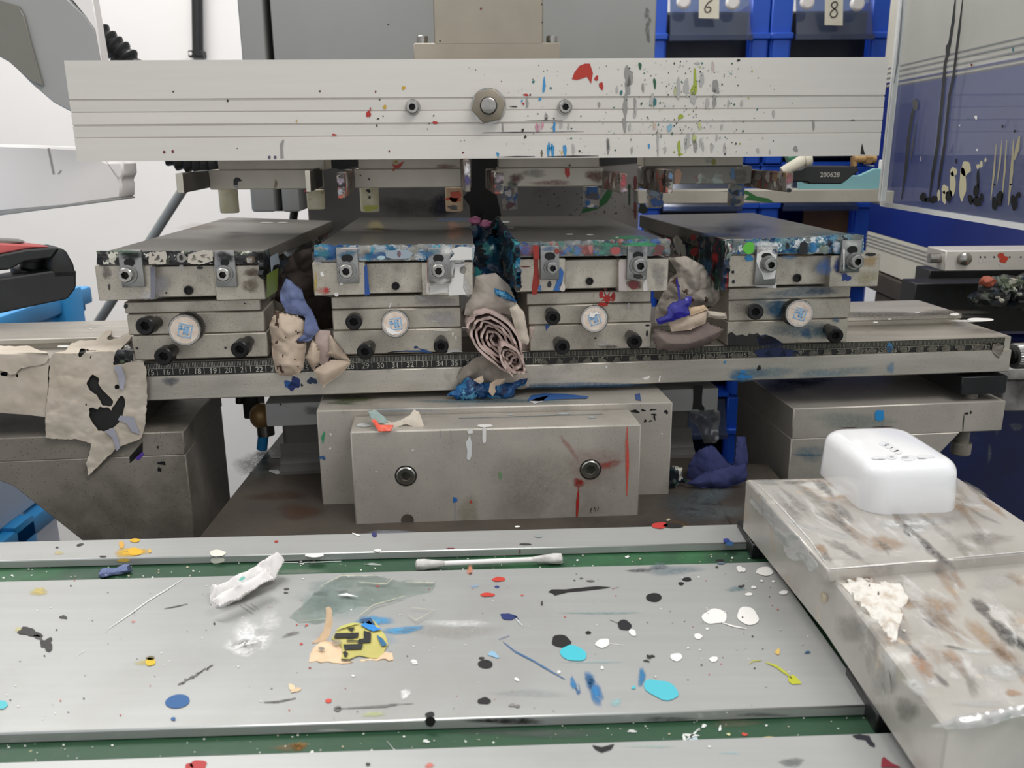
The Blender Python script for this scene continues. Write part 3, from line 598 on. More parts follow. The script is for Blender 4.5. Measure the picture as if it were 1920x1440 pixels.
# ================================================================ ruler rail
t=Thing('ruler_rail','long steel rail with a black ruler strip under the four ink stations','rail')
zt=A(960,659).z; zb=RAILF(960,722).z; zr=RAILF(960,678).z; ztop=RAILF(1750,640).z
def railx(px): return RAILF(px,690).x
xl=-.60; xr=railx(1893)
def rbox(mb,x0,x1,dy0,dy1,z0,z1,m,bevel=.0007):
    a=Vec((x0,.585+SR*x0,0))+DR*dy0; b=Vec((x1,.585+SR*x1,0))+DR*dy0
    mb.prism([Vec((a.x,a.y,z0)),Vec((b.x,b.y,z0)),Vec((b.x,b.y,z1)),Vec((a.x,a.y,z1))],DR*(dy1-dy0),m,bevel)
mb=MB()
zb=(RAILF(400,748).z+RAILF(1700,703).z)/2; zr=(RAILF(400,694).z+RAILF(1700,670).z)/2; zs=(RAILF(400,673).z+RAILF(1750,640).z)/2
rbox(mb,xl,xr,0,.12,zb,zr,0); rbox(mb,xl,xr,.0025,.12,zr-.001,zs,0); rbox(mb,xl,xr-.012,.0545,.11,zs-.001,zs+.004,0)
pl=RAILF
for (x,y,rx,ry,c) in [(552,719,10,13,'navy'),(545,722,12,8,'1d4f8c'),(585,714,8,7,'1b2f50'),(566,722,2,3,'black'),(1423,690,3.5,5,'black'),(1359,679,2,3,'blue'),(1395,706,12,4,'2a80c4'),(1393,697,5,3,'2a80c4'),(1137,688,2,2,'white')]: mb.blob(pl,x,y,rx,ry,c,1,wob=.4)
mb.mark(pl,[(1204,709),(1212,706),(1220,704),(1216,710),(1211,712)],'white',1); mb.mark(pl,[(1236,705),(1239,704),(1237,715),(1234,716)],'white',1)
for (x,y,rx,ry,c,a) in [(1400,702,40,14,'4a86a8',.6),(1450,698,50,12,'6f93a4',.4),(1540,700,50,10,'6f98ac',.4),(1385,707,20,9,'3a8ac0',.6),(1600,694,40,9,'8aa0a8',.35),(1670,690,8,14,'5a8cb0',.5),(320,715,16,10,'77787f',.7),(1100,722,120,6,'35668c',.5),(1000,724,60,6,'3c7090',.4)]: mb.soft(pl,x,y,rx,ry,c,1,a)
t.part('rail_body',mb,'rail','paint')
# upper sliding plate
mb=MB(); zu=zs+.0035
rbox(mb,xl,xr-.009,.0505,.113,zu+.0005,zu+.0045,0)
zpu=ZP(zu+.0045)
mb.soft(zpu,1690,593,130,11,'57524a',1,.7); mb.soft(zpu,1780,586,70,6,'4c473f',1,.5)
for (x,y,rx,ry) in [(1790,590,9,2.2),(1838,600,24,3.5),(1642,605,5,1.2),(1668,599,4,1),(1720,586,5,1),(120,650,12,2),(170,617,2,1)]: mb.blob(zpu,x,y,rx,ry,'white',1)
mb.soft(zpu,1815,602,30,3,'white',1,.8)
t.part('top_plate',mb,'rail','paint')
mb=MB(); RUL=RAILF.off(-.0013)
a=Vec((xl,0,0)); 
def rpt(x,z,l=0): return Vec((x,.585+SR*x,z))+DR*.0012-DR*l
mb.prism([rpt(xl,zr),rpt(xr-.006,zr),rpt(xr-.006,zs-.0006),rpt(xl,zs-.0006)],DR*.0012,0)
hgt=zs-zr-.0006
def quad(x0,x1,z0,z1,m): mb._add([rpt(x0,z0,.0002),rpt(x1,z0,.0002),rpt(x1,z1,.0002),rpt(x0,z1,.0002)],[[0,1,2,3]],m)
x16=RUL(323,684).x; x35=RUL(864,671).x; cmw=(x35-x16)/19
xe=RUL(1000,670).x
quad(x16-4*cmw,xe-.001,zr+hgt*.56,zr+hgt*.585,1)
for k in range(12,40):
    x=x16+(k-16)*cmw
    if x>xe-.004: break
    for j in range(10):
        xx=x+j*cmw/10
        if xx<xe-.002: quad(xx,xx+.00022,zr+hgt*(.62 if j else .56),zr+hgt*(.97 if j else 1),1)
    quad(x,x+.00028,zr+hgt*.08,zr+hgt*.58,1); quad(x+cmw/2,x+cmw/2+.00025,zr+hgt*.38,zr+hgt*.58,1)
    letter(mb,str(k),rpt(x-.0042,zr+hgt*.27,.0002),XR,UP,.0052,1)
xs=RUL(1003,664).x; xq=RUL(1860,636).x; cw=(xq-xs)/33
quad(xs,xr-.02,zr+hgt*.5,zr+hgt*.53,2)
quad(xs-.0012,xs-.0009,zr+hgt*.05,zs-.001,2); letter(mb,'MM',rpt(xs+.003,zr+hgt*.25,.0002),XR,UP,.0042,2)
for k in range(0,34):
    x=xs+k*cw
    for j in range(10): quad(x+j*cw/10,x+j*cw/10+.0002,zr+hgt*(.6 if j else .5),zr+hgt*.97,2)
    quad(x,x+.00025,zr+hgt*.28,zr+hgt*.5,2)
    if k: letter(mb,str(k),rpt(x-.003,zr+hgt*.22,.0002),XR,UP,.0045,2)
RP=RUL.off(.0004)
for k in range(30):       # rubbed glue spots over the worn half of the ruler
    px=1020+k*28+random.uniform(-4,4); py=683-.034*(px-1000)*1.0+3; py=684-.0365*(px-1000)
    mb.blob(RP,px,py-2,8+random.uniform(-2,3),7,'6b675c',3,wob=.3,a=.75)
mb.blob(RP,1455,661,38,11,'1b2a55',3,wob=.25); mb.blob(RP,1668,652,6,9,'3a78a8',3,a=.8)
mb.blob(RP,862,690,2,1,'black',3)
t.part('ruler_strip',mb,'ruler','rulermark','tick','paint')
mb=MB(); p=RAILF.off(-.02)(1893,668); e=XR
mb.lathe(p,p+e*.004,[(0,.006),(1,.006)],1,20); mb.lathe(p+e*.003,p+e*.02,[(0,.0092),(.05,.0098),(.95,.0098),(1,.009)],0,60,True,lambda i,n,k:1 if i%2 else .95)
t.part('end_knob',mb,'zinc','black')
mb=MB(); mb.sheet([(1862,647),(1872,643),(1884,648),(1880,662),(1874,672),(1862,660)],RAILF.off(.001),0,.002,200,3,.001,4)
t.part('tape_scrap',mb,'cast')
t.done()
# ================================================================ side brackets carrying the rail
zk=-.186
def bracket(label,side):
    t=Thing('mounting_bracket',label,'bracket','steel brackets under the ends of the rail')
    BF=YP(.585,SR)
    mb=MB()
    if side<0:
        top=[BF(-140,820),BF(343,806)]
        z1=zk; xa=BF(-160,815).x; xb=BF(343,806).x; z0=BF(170,860).z
        def q(x,z): return Vec((x,.585+SR*x,z))
        mb.prism([q(xa,z0),q(xb,z0),q(xb,z1),q(xa,z1)],DR*.115,0,.0008)
        xw0=BF(-40,880).x; xw1=BF(205,1010).x; zz=-.285
        mb.prism([q(xa+.02,z0+.0005),q(BF(25,912).x,BF(25,912).z),q(BF(212,1008).x,zz),q(xb,zz),q(xb,z0+.0005)],DR*.112,0,.0008)
        for (x,y,rx,ry,c) in [(304,868,6,4,'black'),(299,880,3,5,'black'),(296,838,2,2,'black')]: mb.blob(BF,x,y,rx,ry,c,1,wob=.5)
        mb.blob(BF,260,853,9,8,'violet',1,wob=.2)
        mb.mark(BF,[(243,856),(268,828),(268,846),(244,868)],'161412',1)
        t.part('bracket_body',mb,'cast','paint')
        mb=MB(); rbox(mb,BF(60,770).x,BF(250,770).x,.02,.11,zk,zb,0); t.part('packing_block',mb,'base')
    else:
        xa=BF(1488,772).x; xb=BF(1884,772).x; z0=BF(1680,816).z; z1=zk
        def q(x,z): return Vec((x,.585+SR*x,z))
        mb.prism([q(xa,z0),q(xb,z0),q(xb,z1),q(xa,z1)],DR*.115,0,.0008)
        mb.prism([q(xa,-.285),q(xa+.065,-.285),q(BF(1800,822).x,z0+.0005),q(xa,z0+.0005)],DR*.112,0,.0008)
        mb.mark(BF,[(1640,775),(1643,769),(1656,769),(1658,785),(1650,790),(1641,787)],'2a8fd0',1); mb.line(BF,[(1654,786),(1655,806)],1.6,'3a80a8',1)
        mb.soft(BF,1520,850,30,20,'5f8898',1,.35); mb.soft(BF,1515,853,30,3,'3a7a94',1,.5); mb.soft(BF,1600,790,90,18,'7f948f',1,.35)
        mb.line(BF,[(1808,776),(1806,790),(1805,815)],2.2,'dk',1); mb.blob(BF,1812,775,4,2,'black',1); mb.blob(BF,1820,773,1.5,3,'black',1)
        mb.soft(ZP(zk),1510,715,60,8,'1b2350',1,.7); mb.soft(ZP(zk),1480,722,60,16,'20305c',1,.5)
        t.part('bracket_body',mb,'steel2','paint')
        mb=MB(); mb.box(BF,1803,706,1888,739,DR*.10,0,.0006)
        t.part('spacer_block',mb,'rubber')
        mb=MB(); x=BF(1836,750).x; y=.585+SR*x+.012; 
        c0=Vec((x,y,BF(1836,739).z)); mb.cyl(c0,(x,y,zk-.001),.0042,None,0,20)
        for k in range(6): 
            zz=c0.z-(c0.z-zk)*(k+.5)/6; mb.cyl((x,y,zz+.0006),(x,y,zz-.0006),.0047,None,0,20)
        t.part('levelling_bolt',mb,'cast'); mb=MB()
        xx=BF(1818,840).x; yy=.585+SR*xx+.012; zlow=z0
        for k in range(9):
            zz=zlow-.0008-k*.0014; mb.cyl((xx,yy,zz+.0005),(xx,yy,zz-.0005),.005,None,0,20)
        mb.cyl((xx,yy,zlow+.001),(xx,yy,zlow-.016),.0046,None,0,20)
        mb.cap_screw((xx,yy,zlow-.010),(xx,yy,zlow-.0215),.0072,.6,0,0,0,1.3)
        t.part('levelling_bolt',mb,'cast')
    return t.done()
bracket('grimy steel bracket under the paper-covered end of the rail, purple dab on it',-1)
bracket('steel bracket with a levelling bolt behind the white socket, blue dab on its edge',1)
# ================================================================ centre mounting block
t=Thing('mounting_block','square steel block with two hex-socket bolts below the middle of the rail','block')
zc=-.172; BK=YP(.559,SR*.6); FR=YP(.525,SR*.6)
mb=MB(); mb.box(BK,601,762,1256,1010,DR*.07,0,.0008); zc=BK(928.5,762).z+.0001
# long shallow groove and ink on top
zpc=ZP(zc)
for (x,y,rx,ry,c,a) in [(660,748,45,8,'5f6a3a',.6),(900,752,120,5,'4f8090',.5),(1000,752,90,5,'8aa6a8',.5),(760,770,90,4,'4f7a94',.4),(640,756,30,4,'49683a',.5)]: mb.soft(zpc,x,y,rx,ry,c,1,a)
mb.mark(zpc,[(988,752),(996,742),(1020,738),(1060,739),(1104,744),(1100,748),(1050,749),(1010,753)],'3565a8',1); mb.mark(zpc,[(992,752),(1010,746),(1030,742),(1016,754),(1002,758)],'dfe0e2',1)
mb.mark(zpc,[(1190,740),(1200,738),(1202,752),(1192,750)],'2a4f8c',1)
for (x,y,rx,ry,c) in [(1190,771,9,2.4,'black'),(1224,768,5,1.6,'black'),(1226,777,5,1.5,'black'),(1206,769,4,2,'black'),(1249,772,3,4,'black'),(1227,782,2,5,'black'),(1210,789,3,2,'black'),(1220,789,3,1.5,'black'),(606,820,3,10,'3f8f66'),(605,858,5,4,'3a5a8a'),(620,814,2,2,'white'),(619,841,2,2,'white'),(1241,813,1.6,1.5,'white')]: mb.blob(BK,x,y,rx,ry,c,1,wob=.5)
t.part('rear_plate',mb,'steel2','paint')
mb=MB(); mb.box(FR,662,803,1199,1012,DR*.033,0,.0009)
zf=FR(930,803).z; zpf=ZP(zf)
for (pts,w,c) in [([(1085,912),(1083,940),(1081,980)],6,'a8241c'),([(1176,800),(1177,870),(1175,930)],5,'d8584a'),([(825,805),(826,822)],1.5,'7d93a4'),([(845,805),(846,842)],1.8,'7d93a4'),([(853,940),(853,988)],1.5,'35608c')]: mb.line(FR,pts,w,c,1,a=.9)
for (x,y,rx,ry,c,a,rt) in [(1085,905,13,9,'a8281e',.95,0),(1135,872,36,8,'b84a40',.55,-.15),(1068,840,30,6,'b86a60',.4,.95),(1110,870,60,40,'a05048',.18,0),(880,960,20,40,'a59d88',.4,0),(1000,900,90,70,'9a9084',.25,0),(1175,860,4,60,'d86a5c',.6,0)]: mb.soft(FR,x,y,rx,ry,c,1,a,rt)
mb.mark(FR,[(876,808),(880,803),(886,804),(887,812),(878,813)],'white',1); mb.mark(FR,[(881,816),(885,832),(884,855),(880,863),(875,860),(876,845),(873,830)],'dfe0e0',1)
mb.blob(zpf,909,799,14,3,'white',1); mb.drip(FR,908,800,830,7,'white',1,head=1.0); mb.blob(zpf,682,798,13,3.4,'d5d6d4',1)
for (x,y,rx,ry,c) in [(853,937,5,4,'2a6ab8'),(774,844,2,2,'white'),(883,941,2.5,2.5,'c0483c'),(775,844,1.5,1.5,'white'),(705,884,1.4,1.4,'white'),(1022,911,2,2,'lg'),(938,891,3,6,'6f9a6a')]: mb.blob(FR,x,y,rx,ry,c,1,wob=.4)
for q in ([(1106,958),(1109,952),(1107,962)],[(1113,956),(1115,950),(1117,960)],[(1121,955),(1122,951),(1120,958)]): mb.line(FR,q,1.6,'dk',1)
for (x,y,rx,ry) in [(1057,776,12,2),(957,778,6,1.2),(1110,783,8,1.5)]: mb.blob(zpf,x,y,rx,ry,'b9bfc0',1)
mb.line(zpf,[(860,785),(1130,777)],2.5,'6f7f84',1,a=.8); mb.line(zpf,[(732,771),(1120,768)],1.2,'cfd2d0',1,a=.7)
t.part('front_plate',mb,'steel2','paint')
nF=FR.n
for (x,y) in ((761,892),(1107,880)):
    p=FR(x,y); mb=MB(); r=20/1640*.54
    mb.lathe(p,p+nF*.0003,[(0,r*1.06),(1,r*1.06)],1,32); mb.cap_screw(p,p+nF*.0012,r*.92,.9,0,0,2,.13)
    t.part('socket_bolt',mb,'chrome','darkmark','bronze')
mb=MB(); p=FR(764,975); mb.cyl(p,p+nF*.0004,.0041,None,0,24); t.part('dowel_pin',mb,'base')
t.done()
# ================================================================ crossbeam
BF=YP(.62,SB)
t=Thing('crossbeam','long pale aluminium crossbeam with fine grooves, spattered with coloured ink','crossbeam')
tl=BF(133,112);tr=BF(1657,112); xl_=(BF(120,115).x+BF(145,302).x)/2; xr_=(BF(1665,112).x+BF(1649,292).x)/2
zt_=BF(960,110).z; zb_=BF(960,297).z; hb=zt_-zb_
prof=[(0,0),(.375,0),(.38,.0012),(.392,.0012),(.397,.0),(.50,.0003),(.508,.0009),(.516,.0002),(.627,.0),(.632,.0012),(.642,.0012),(.647,.0),(.755,.0003),(.763,.0009),(.771,.0001),(1,0)]
def bq(x,fz,dd): return Vec((x,.62+SB*x,zt_-hb*fz))+DB*dd
pts=[bq(xl_,f,d) for f,d in prof]+[bq(xl_,1,.045),bq(xl_,0,.045)]
mb=MB(); mb.prism(pts,XT*0+Vec((1,SB,0))*(xr_-xl_),0)
def c2(l): return [(x/3+560,y/3,a/3,b/3,c) for x,y,a,b,c in l]
def c3(l): return [(x/2.4+1120,y/2.4,a/2.4,b/2.4,c) for x,y,a,b,c in l]
bp=BF
mb.mark(bp,[(560+x/3,y/3) for x,y in [(1537,445),(1552,405),(1580,370),(1610,358),(1638,358),(1655,412),(1650,440),(1645,470),(1632,448),(1620,432),(1600,440),(1580,446),(1562,450)]],'b5301d',1)
for (x,y,a,b,c) in c2([(1675,440,10,16,'red'),(1702,483,13,20,'red'),(393,642,12,20,'red'),(403,615,4,12,'red'),(768,690,14,8,'red'),(200,758,12,6,'red'),(1278,534,14,7,'red'),(1302,534,6,6,'dred'),(433,515,5,6,'dred'),(120,514,5,5,'dred'),(590,495,9,12,'yellow'),(484,602,8,14,'yellow'),(455,560,5,5,'dk'),(447,668,8,4,'dk'),(475,653,4,4,'dk'),(440,706,5,7,'dk'),(760,650,4,5,'dk'),(735,695,4,4,'dk'),(725,726,3,3,'dk'),(510,851,5,5,'dred'),
  (1380,480,8,42,'blue'),(1357,558,8,9,'blue'),(1437,715,8,28,'blue'),(1405,840,8,42,'blue'),(1428,845,9,42,'blue'),(1415,835,14,8,'blue'),(1497,845,9,36,'blue'),(1256,568,5,8,'blue'),(1264,584,6,8,'red'),(1320,460,9,7,'teal'),(1418,496,6,8,'teal'),(1392,655,8,22,'gray'),(1392,668,8,8,'dk'),(1436,667,5,5,'dk'),(1148,718,5,24,'gray'),(1260,733,6,12,'dk'),(1275,770,7,10,'dk'),(1285,580,7,30,'gray'),(1690,588,6,16,'gray'),(1790,505,6,24,'lg'),(1855,430,25,54,'gray'),(1852,480,18,46,'gray'),(1838,590,12,72,'gray'),(1833,700,11,42,'gray'),(1340,718,8,26,'pink'),(1352,718,8,24,'c4a6b0'),(1372,705,6,20,'pink'),(1475,705,8,20,'lg'),(1518,710,6,20,'lg'),(1740,820,8,40,'gray'),(1875,845,5,24,'lg'),(1545,840,9,30,'lg'),(1367,862,6,18,'olive'),(1480,858,5,10,'ylw'),(1580,850,6,6,'dk'),(1890,575,6,26,'gray'),(1888,640,5,30,'lg'),(1862,715,6,26,'lg'),(1533,778,6,5,'teal'),(1120,868,8,12,'blue'),(1145,640,9,8,'blue'),(1210,600,20,4,'dk'),(925,858,5,6,'dred'),(1535,722,4,4,'dk'),(1345,640,4,3,'dk'),(1290,652,4,3,'dk')]): mb.blob(bp,x,y,a,b,c,1,wob=.3)
for (x,y,a,b,c) in c3([(440,370,8,56,'lime'),(430,410,12,20,'lime'),(375,525,14,10,'lime'),(368,665,7,34,'lime'),(372,694,12,6,'lime'),(437,625,10,18,'b8c07a'),(460,565,8,16,'c3c58e'),(258,375,6,24,'green'),(258,460,7,22,'teal'),(246,450,9,30,'lg'),(192,297,6,18,'green'),(107,417,6,12,'teal'),(198,467,4,6,'green'),(325,575,11,18,'8fb4c4'),(232,657,5,10,'blue'),(205,395,5,24,'gray'),(172,490,5,40,'lg'),(365,400,9,46,'lg'),(350,410,6,20,'b9bb8a'),(400,390,11,40,'lg'),(470,360,10,34,'lg'),(530,385,13,30,'gray'),(520,300,5,28,'c2b2ae'),(527,455,9,26,'gray'),(495,465,9,22,'lg'),(430,440,12,32,'lg'),(592,465,5,18,'lg'),(650,465,5,16,'lg'),(793,512,5,20,'lg'),(973,562,5,22,'gray'),(48,658,7,34,'gray'),(154,678,4,16,'lg'),(272,640,5,58,'lg'),(305,675,5,18,'lg'),(465,640,5,20,'lg'),(515,665,6,22,'lg'),(573,670,6,26,'lg'),(537,620,4,18,'lg'),(405,635,11,36,'lg'),(440,655,10,28,'gray'),(398,655,6,20,'lg'),(475,660,5,22,'lg'),(722,678,6,13,'lg'),(776,684,4,10,'lg'),(892,670,9,14,'gray'),(560,570,5,12,'lg'),(257,565,6,22,'c9b3a4'),(635,271,7,6,'black'),(1150,540,8,3,'dk'),(535,410,14,10,'gray'),(600,330,8,3,'a9bdb8'),(450,285,12,6,'lg')]): mb.blob(bp,x,y,a,b,c,1,wob=.3)
mb.mark(bp,[(1120+x/2.4,y/2.4) for x,y in [(1184,694),(1188,660),(1191,645),(1197,672),(1204,695)]],'black',1)
for i in range(230):
    x=random.gauss(1290,70); y=random.uniform(114,290); r=random.choice([.7,.9,1.1,1.5]); mb.blob(bp,x,y,r,r*random.uniform(.9,1.6),random.choice(['olive','gray','teal','lime','dk','gray','green','lg']),1,n=8)
for i in range(60):
    x=random.uniform(860,1180); y=random.uniform(114,290); r=random.choice([.6,.8,1.0]); mb.blob(bp,x,y,r,r,random.choice(['dk','dk','gray','teal']),1,n=8)
for (x,y,r,c) in [(325,172,1.5,'dk'),(427,189,2,'black'),(600,171,1.5,'dk'),(308,285,2.3,'dred'),(324,284,2.3,'dred'),(445,278,1,'dk'),(556,227,1.5,'yellow')]: mb.blob(bp,x,y,r,r*1.2,c,1)
mb.mark(bp,[(525,270),(530,262),(533,262),(530,278),(532,297),(526,297)],'gray',1)
mb.line(bp,[(556,222),(557,235)],1,'yellow',1)
for (x0,x1,y,w) in [(905,1025,248.5,2),(932,1003,294,2.4),(1026,1122,293,2.6),(1010,1095,247.5,1.2),(985,1055,226,1.2)]: mb.line(bp,[(x0,y+.6),((x0+x1)/2,y-.3),(x1,y-.6)],w,'2a2725',1)
mb.blob(bp,505,295,3,3,'5a5468',1); mb.blob(bp,516,295,3,3,'5a5468',1)

t.part('beam_profile',mb,'beam','paint')
n=BF.n
for (x,y,r) in [(774,201,13.5),(1059,201,13.5)]:
    p=BF(x,y); mb=MB(); rr=r/1640*.60; mb.lathe(p,p+n*.0012,[(0,rr*1.05),(1,rr)],0,28); mb.cap_screw(p+n*.001,p+n*.0055,rr*.86,.9,0,0,1,.9); t.part('beam_screw',mb,'chrome','darkmark')
p=BF(916,199); rr=32/1640*.60; mb=MB()
mb.lathe(p-n*.0001,p+n*.0008,[(0,rr*1.02),(1,rr*1.02)],1,32)
ex=Vec((1,SB,0)).normalized(); hx=[p+n*.0008+(ex*math.cos(math.radians(a+12))+UP*math.sin(math.radians(a+12)))*rr for a in range(0,360,60)]
mb.prism(hx,n*.0065,0,.0008,2)
mb.lathe(p+n*.0072,p+n*.0088,[(0,rr*.50),(1,rr*.47)],2,28); mb.lathe(p+n*.0075,p+n*.0098,[(0,rr*.44),(.8,rr*.44),(1,rr*.38)],1,28)
t.part('hex_nut',mb,'bronze','chrome','darkmark')
t.done()
# ================================================================ blade holders
HB=YP(.668,SB); HS=YP(.662,SB)
def holder(d):
    t=Thing('blade_holder',d['label'],'blade holder','blade holders hanging under the crossbeam')
    mb=MB(); x0,x1,y0,y1=d['stub']; mb.box(HS,x0,y0,x1,y1,DB*.03,0,.0006)
    for f in d.get('stubmarks',[]): f(mb,HS)
    # the stub reaches up into the beam's shadow
    t.part('mounting_stub',mb,'bar','paint')
    mb=MB(); x0,y0,x1,y1=d['bar']; mb.box(HB.off(.008),x0,y0,x1,y1,DB*.02,0,.0007)
    for f in d.get('barmarks',[]): f(mb,HB.off(.008))
    t.part('cross_bar',mb,d.get('barmat','bar'),'paint')
    for (nx0,nx1,y0,y1,m,c) in d['arms']:
        mb=MB(); pl=YP(.60,SB); a=pl(nx0,(y0+y1)/2); b=pl(nx1,(y0+y1)/2); zt2=pl((nx0+nx1)/2,y0).z; zb2=pl((nx0+nx1)/2,y1).z
        mb.prism([Vec((a.x,a.y,zb2)),Vec((b.x,b.y,zb2)),Vec((b.x,b.y,zt2)),Vec((a.x,a.y,zt2))],DR*.078,0,.0005)
        for f in c: f(mb,pl)
        mb.prism([Vec((a.x,a.y,zb2)),Vec((b.x,b.y,zb2)),Vec((b.x,b.y,zt2)),Vec((a.x,a.y,zt2))],DR*-.0008,2,.0003) if not c or m=='armdark' else None
        t.part('side_arm',mb,m,'paint','bar')
    for (x,y0,y1,r,m,c) in d['nubs']:
        pl=YP(.690,SB); p=pl(x,y0); q=Vec((p.x,p.y,pl(x,y1).z)); mb=MB(); rr=r/1640*.70
        mb.lathe(q,p,[(0,rr*.9),(.04,rr*.98),(1,rr)],0,28)
        for (yy,rx,ry,cc) in c: mb.blob(Plane((0,pl(x,y0).y-rr-.0006,0),(0,-1,0)),x+random.uniform(-4,4),yy,rx,ry,cc,1,wob=.4)
        t.part('stop_nub',mb,m,'paint')
    return t.done()
holder(dict(label='blade holder with two cream nubs, next to the white wall, nearly free of ink',stub=(408,608,285,319),bar=(392,318,598,355),
  barmarks=[mk([(438,337),(443,332),(449,334),(454,339),(446,341),(446,347),(438,347)],'121110'),mk([(438,347),(446,347),(448,354),(440,352)],'a6a3a4'),so(517,345,4,10,'8a6a3a',.6)],
  arms=[(331,344,325,362,'armdark',[]),(573,582,320,360,'armdark',[bl(576,358,6,3,'dred'),dr(579,325,352,1.5,'lg')])],nubs=[(427,352,399,17,'nub_cream',[]),(591,356,392,16,'nub_cream',[])]))
holder(dict(label='blade holder with a red ink drop on it and one orange-stained nub',stub=(671,868,285,318),bar=(664,316,866,352),stubmarks=[mk([(738,314),(735,307),(742,310),(758,302),(752,312),(745,318)],'c0381f'),so(742,304,5,4,'yellow',.8),so(835,312,25,5,'8a4038',.5)],
  barmarks=[mk([(735,318),(742,316),(738,322)],'c0381f'),bl(692,336,2,2,'dk'),bl(676,329,1.5,1.5,'dk')],
  arms=[(632,646,324,372,'inkG',[so(638,340,6,8,'b9a8b8',.9),so(638,360,6,8,'a9adb4',.9),so(639,369,6,4,'c06a50',.9)]),(871,882,300,360,'inkG',[so(876,318,6,14,'e0dde0',.9),so(876,338,6,14,'4a4478',.9)])],
  nubs=[(692,352,397,17,'nub_cream',[(358,4,3,'black'),(370,3,2.5,'black'),(390,12,6,'b5b84a')]),(851,352,396,16,'peach',[(368,12,9,'orange'),(374,14,4,'orange'),(389,10,4,'5a5450')])]))
holder(dict(label='blade holder with red and brown inky arms above the plate with the red drip',stub=(934,1124,285,315),bar=(930,314,1132,350),barmat='bar',
  barmarks=[mk([(1059,316),(1068,315),(1069,328),(1064,334),(1059,326)],'c0301e'),so(968,335,16,12,'6a3328',.7),so(1035,343,40,7,'8a453c',.5),so(1115,330,18,14,'7a3a2c',.7),so(960,346,12,6,'2f5a48',.7),bl(1068,310,2,2,'dk'),so(1000,325,30,8,'9a9890',.5)],
  arms=[(926,944,322,364,'inkG',[so(936,335,9,9,'9a8a92',.8),so(936,352,9,10,'45484f',.8)]),(1163,1175,325,362,'inkG',[so(1169,340,7,16,'a84850',.9),so(1170,356,6,6,'b9a0aa',.9)])],
  nubs=[(956,350,392,14,'nub_ink',[(385,8,6,'5a3038'),(362,8,5,'d0ccc8')]),(1109,350,389,15,'nub_ink',[(368,10,8,'4a4650'),(386,6,3,'d9d4d0')])]))
holder(dict(label='blade holder with a brown arm, salmon dab and blue-inked nub beside the dark clamp',stub=(1208,1394,285,312),bar=(1203,312,1410,345),barmat='inkH',stubmarks=[bl(1338,304,4,6,'9a9a4a'),so(1330,300,12,6,'d0cfc8',.6)],
  barmarks=[mk([(1265,344),(1264,325),(1268,317),(1274,317),(1278,324),(1276,340),(1272,345)],'dba88c'),so(1385,330,20,14,'7f7b74',.9),mk([(1370,316),(1376,314),(1378,335),(1370,336)],'5b83b0')],
  arms=[(1248,1262,318,362,'inkG',[so(1254,330,7,8,'6a4a30',.9),bl(1257,330,4,6,'5a7a9a'),so(1256,358,6,5,'c8bcb4',.9)]),(1473,1487,323,360,'inkG',[so(1480,336,7,12,'b06a70',.8),so(1480,350,7,9,'c9c2c4',.9),bl(1479,357,4,4,'black')])],
  nubs=[(1228,350,389,15,'nub_ink',[(380,10,9,'2f5fa8'),(362,8,7,'8fa0b4')]),(1381,344,386,15,'nub_ink',[(362,5,4,'2a2a2a'),(378,8,6,'3a4a5a'),(352,10,6,'8f938c')])]))
# ================================================================ carriage, head housing, column
t=Thing('slide_carriage','beige-grey slide block with a flange and two screws above the crossbeam','slide block')
CP=YP(.668,SB); mb=MB(); mb.box(CP,809,-260,1019,84,DB*.05,0,.001); mb.box(CP,776,80,1051,128,DB*.06,0,.0008)
mb.blob(CP,902,16,2,2,'dred',1); mb.blob(CP,1017,42,1.5,1.5,'dk',1); mb.blob(CP,825,77,1.5,2,'dk',1); mb.blob(CP,1016,8,1.5,1.5,'dk',1)
t.part('carriage_block',mb,'carriage','paint')
for x in (790,1037):
    mb=MB(); z0=CP(x,80).z; pp=CP(x,80)+DB*.012; q=Vec((pp.x,pp.y,z0)); mb.cap_screw(q-UP*.0002,q+UP*.0058,.0041,.9,0,0,1,.95); t.part('flange_screw',mb,'chrome','darkmark')
t.done()
t=Thing('head_housing','grey sheet-metal housing with a black slot behind the crossbeam','machine housing')
HP=YP(.85,SB); mb=MB(); mb.box(HP,441,-280,488,190,DB*.3,0,.001); mb.box(HP.off(-.03),486,-280,504,190,DB*.24,1,0); mb.box(HP,502,-280,1233,190,DB*.3,0,.001)
mb.blob(HP,728,46,1.5,1.5,'dk',2); 
for q in range(7): mb.soft(HP,1216+random.uniform(-4,4),20+q*9,5,7,'5c5b58',2,.5)
t.part('housing_shell',mb,'gray','hole','paint')
for (x0,x1) in ((463,509),(522,556)):
    mb=MB(); pl=YP(.90,SB); a=pl(x0,300); b=pl(x1,300); z0=pl(x0,398).z; z1=HP(500,189).z
    mb.prism([Vec((a.x,a.y,z0)),Vec((b.x,b.y,z0)),Vec((b.x,b.y,z1)),Vec((a.x,a.y,z1))],DB*.05,0,.003,2); t.part('guide_post',mb,'gray')
mb=MB(); pl=YP(.93,SB); a=pl(508,300); b=pl(524,300); z0=pl(515,396).z; mb.prism([Vec((a.x,a.y,z0)),Vec((b.x,b.y,z0)),Vec((b.x,b.y,z1)),Vec((a.x,a.y,z1))],DB*.02,0); t.part('guide_strip',mb,'rubber')
t.done()
t=Thing('machine_column','dark grey ink-stained column behind the ink plates','machine column')
PC=YP(.98,SB); mb=MB(); a=PC(574,350);b=PC(1199,350)
def pz(pl,px,py): return pl(px,py).z
zc1=pz(HP,800,189); 
mb.prism([Vec((a.x,a.y,-.26)),Vec((b.x,b.y,-.26)),Vec((b.x,b.y,zc1)),Vec((a.x,a.y,zc1))],DB*.2,0,.001)
pc=PC
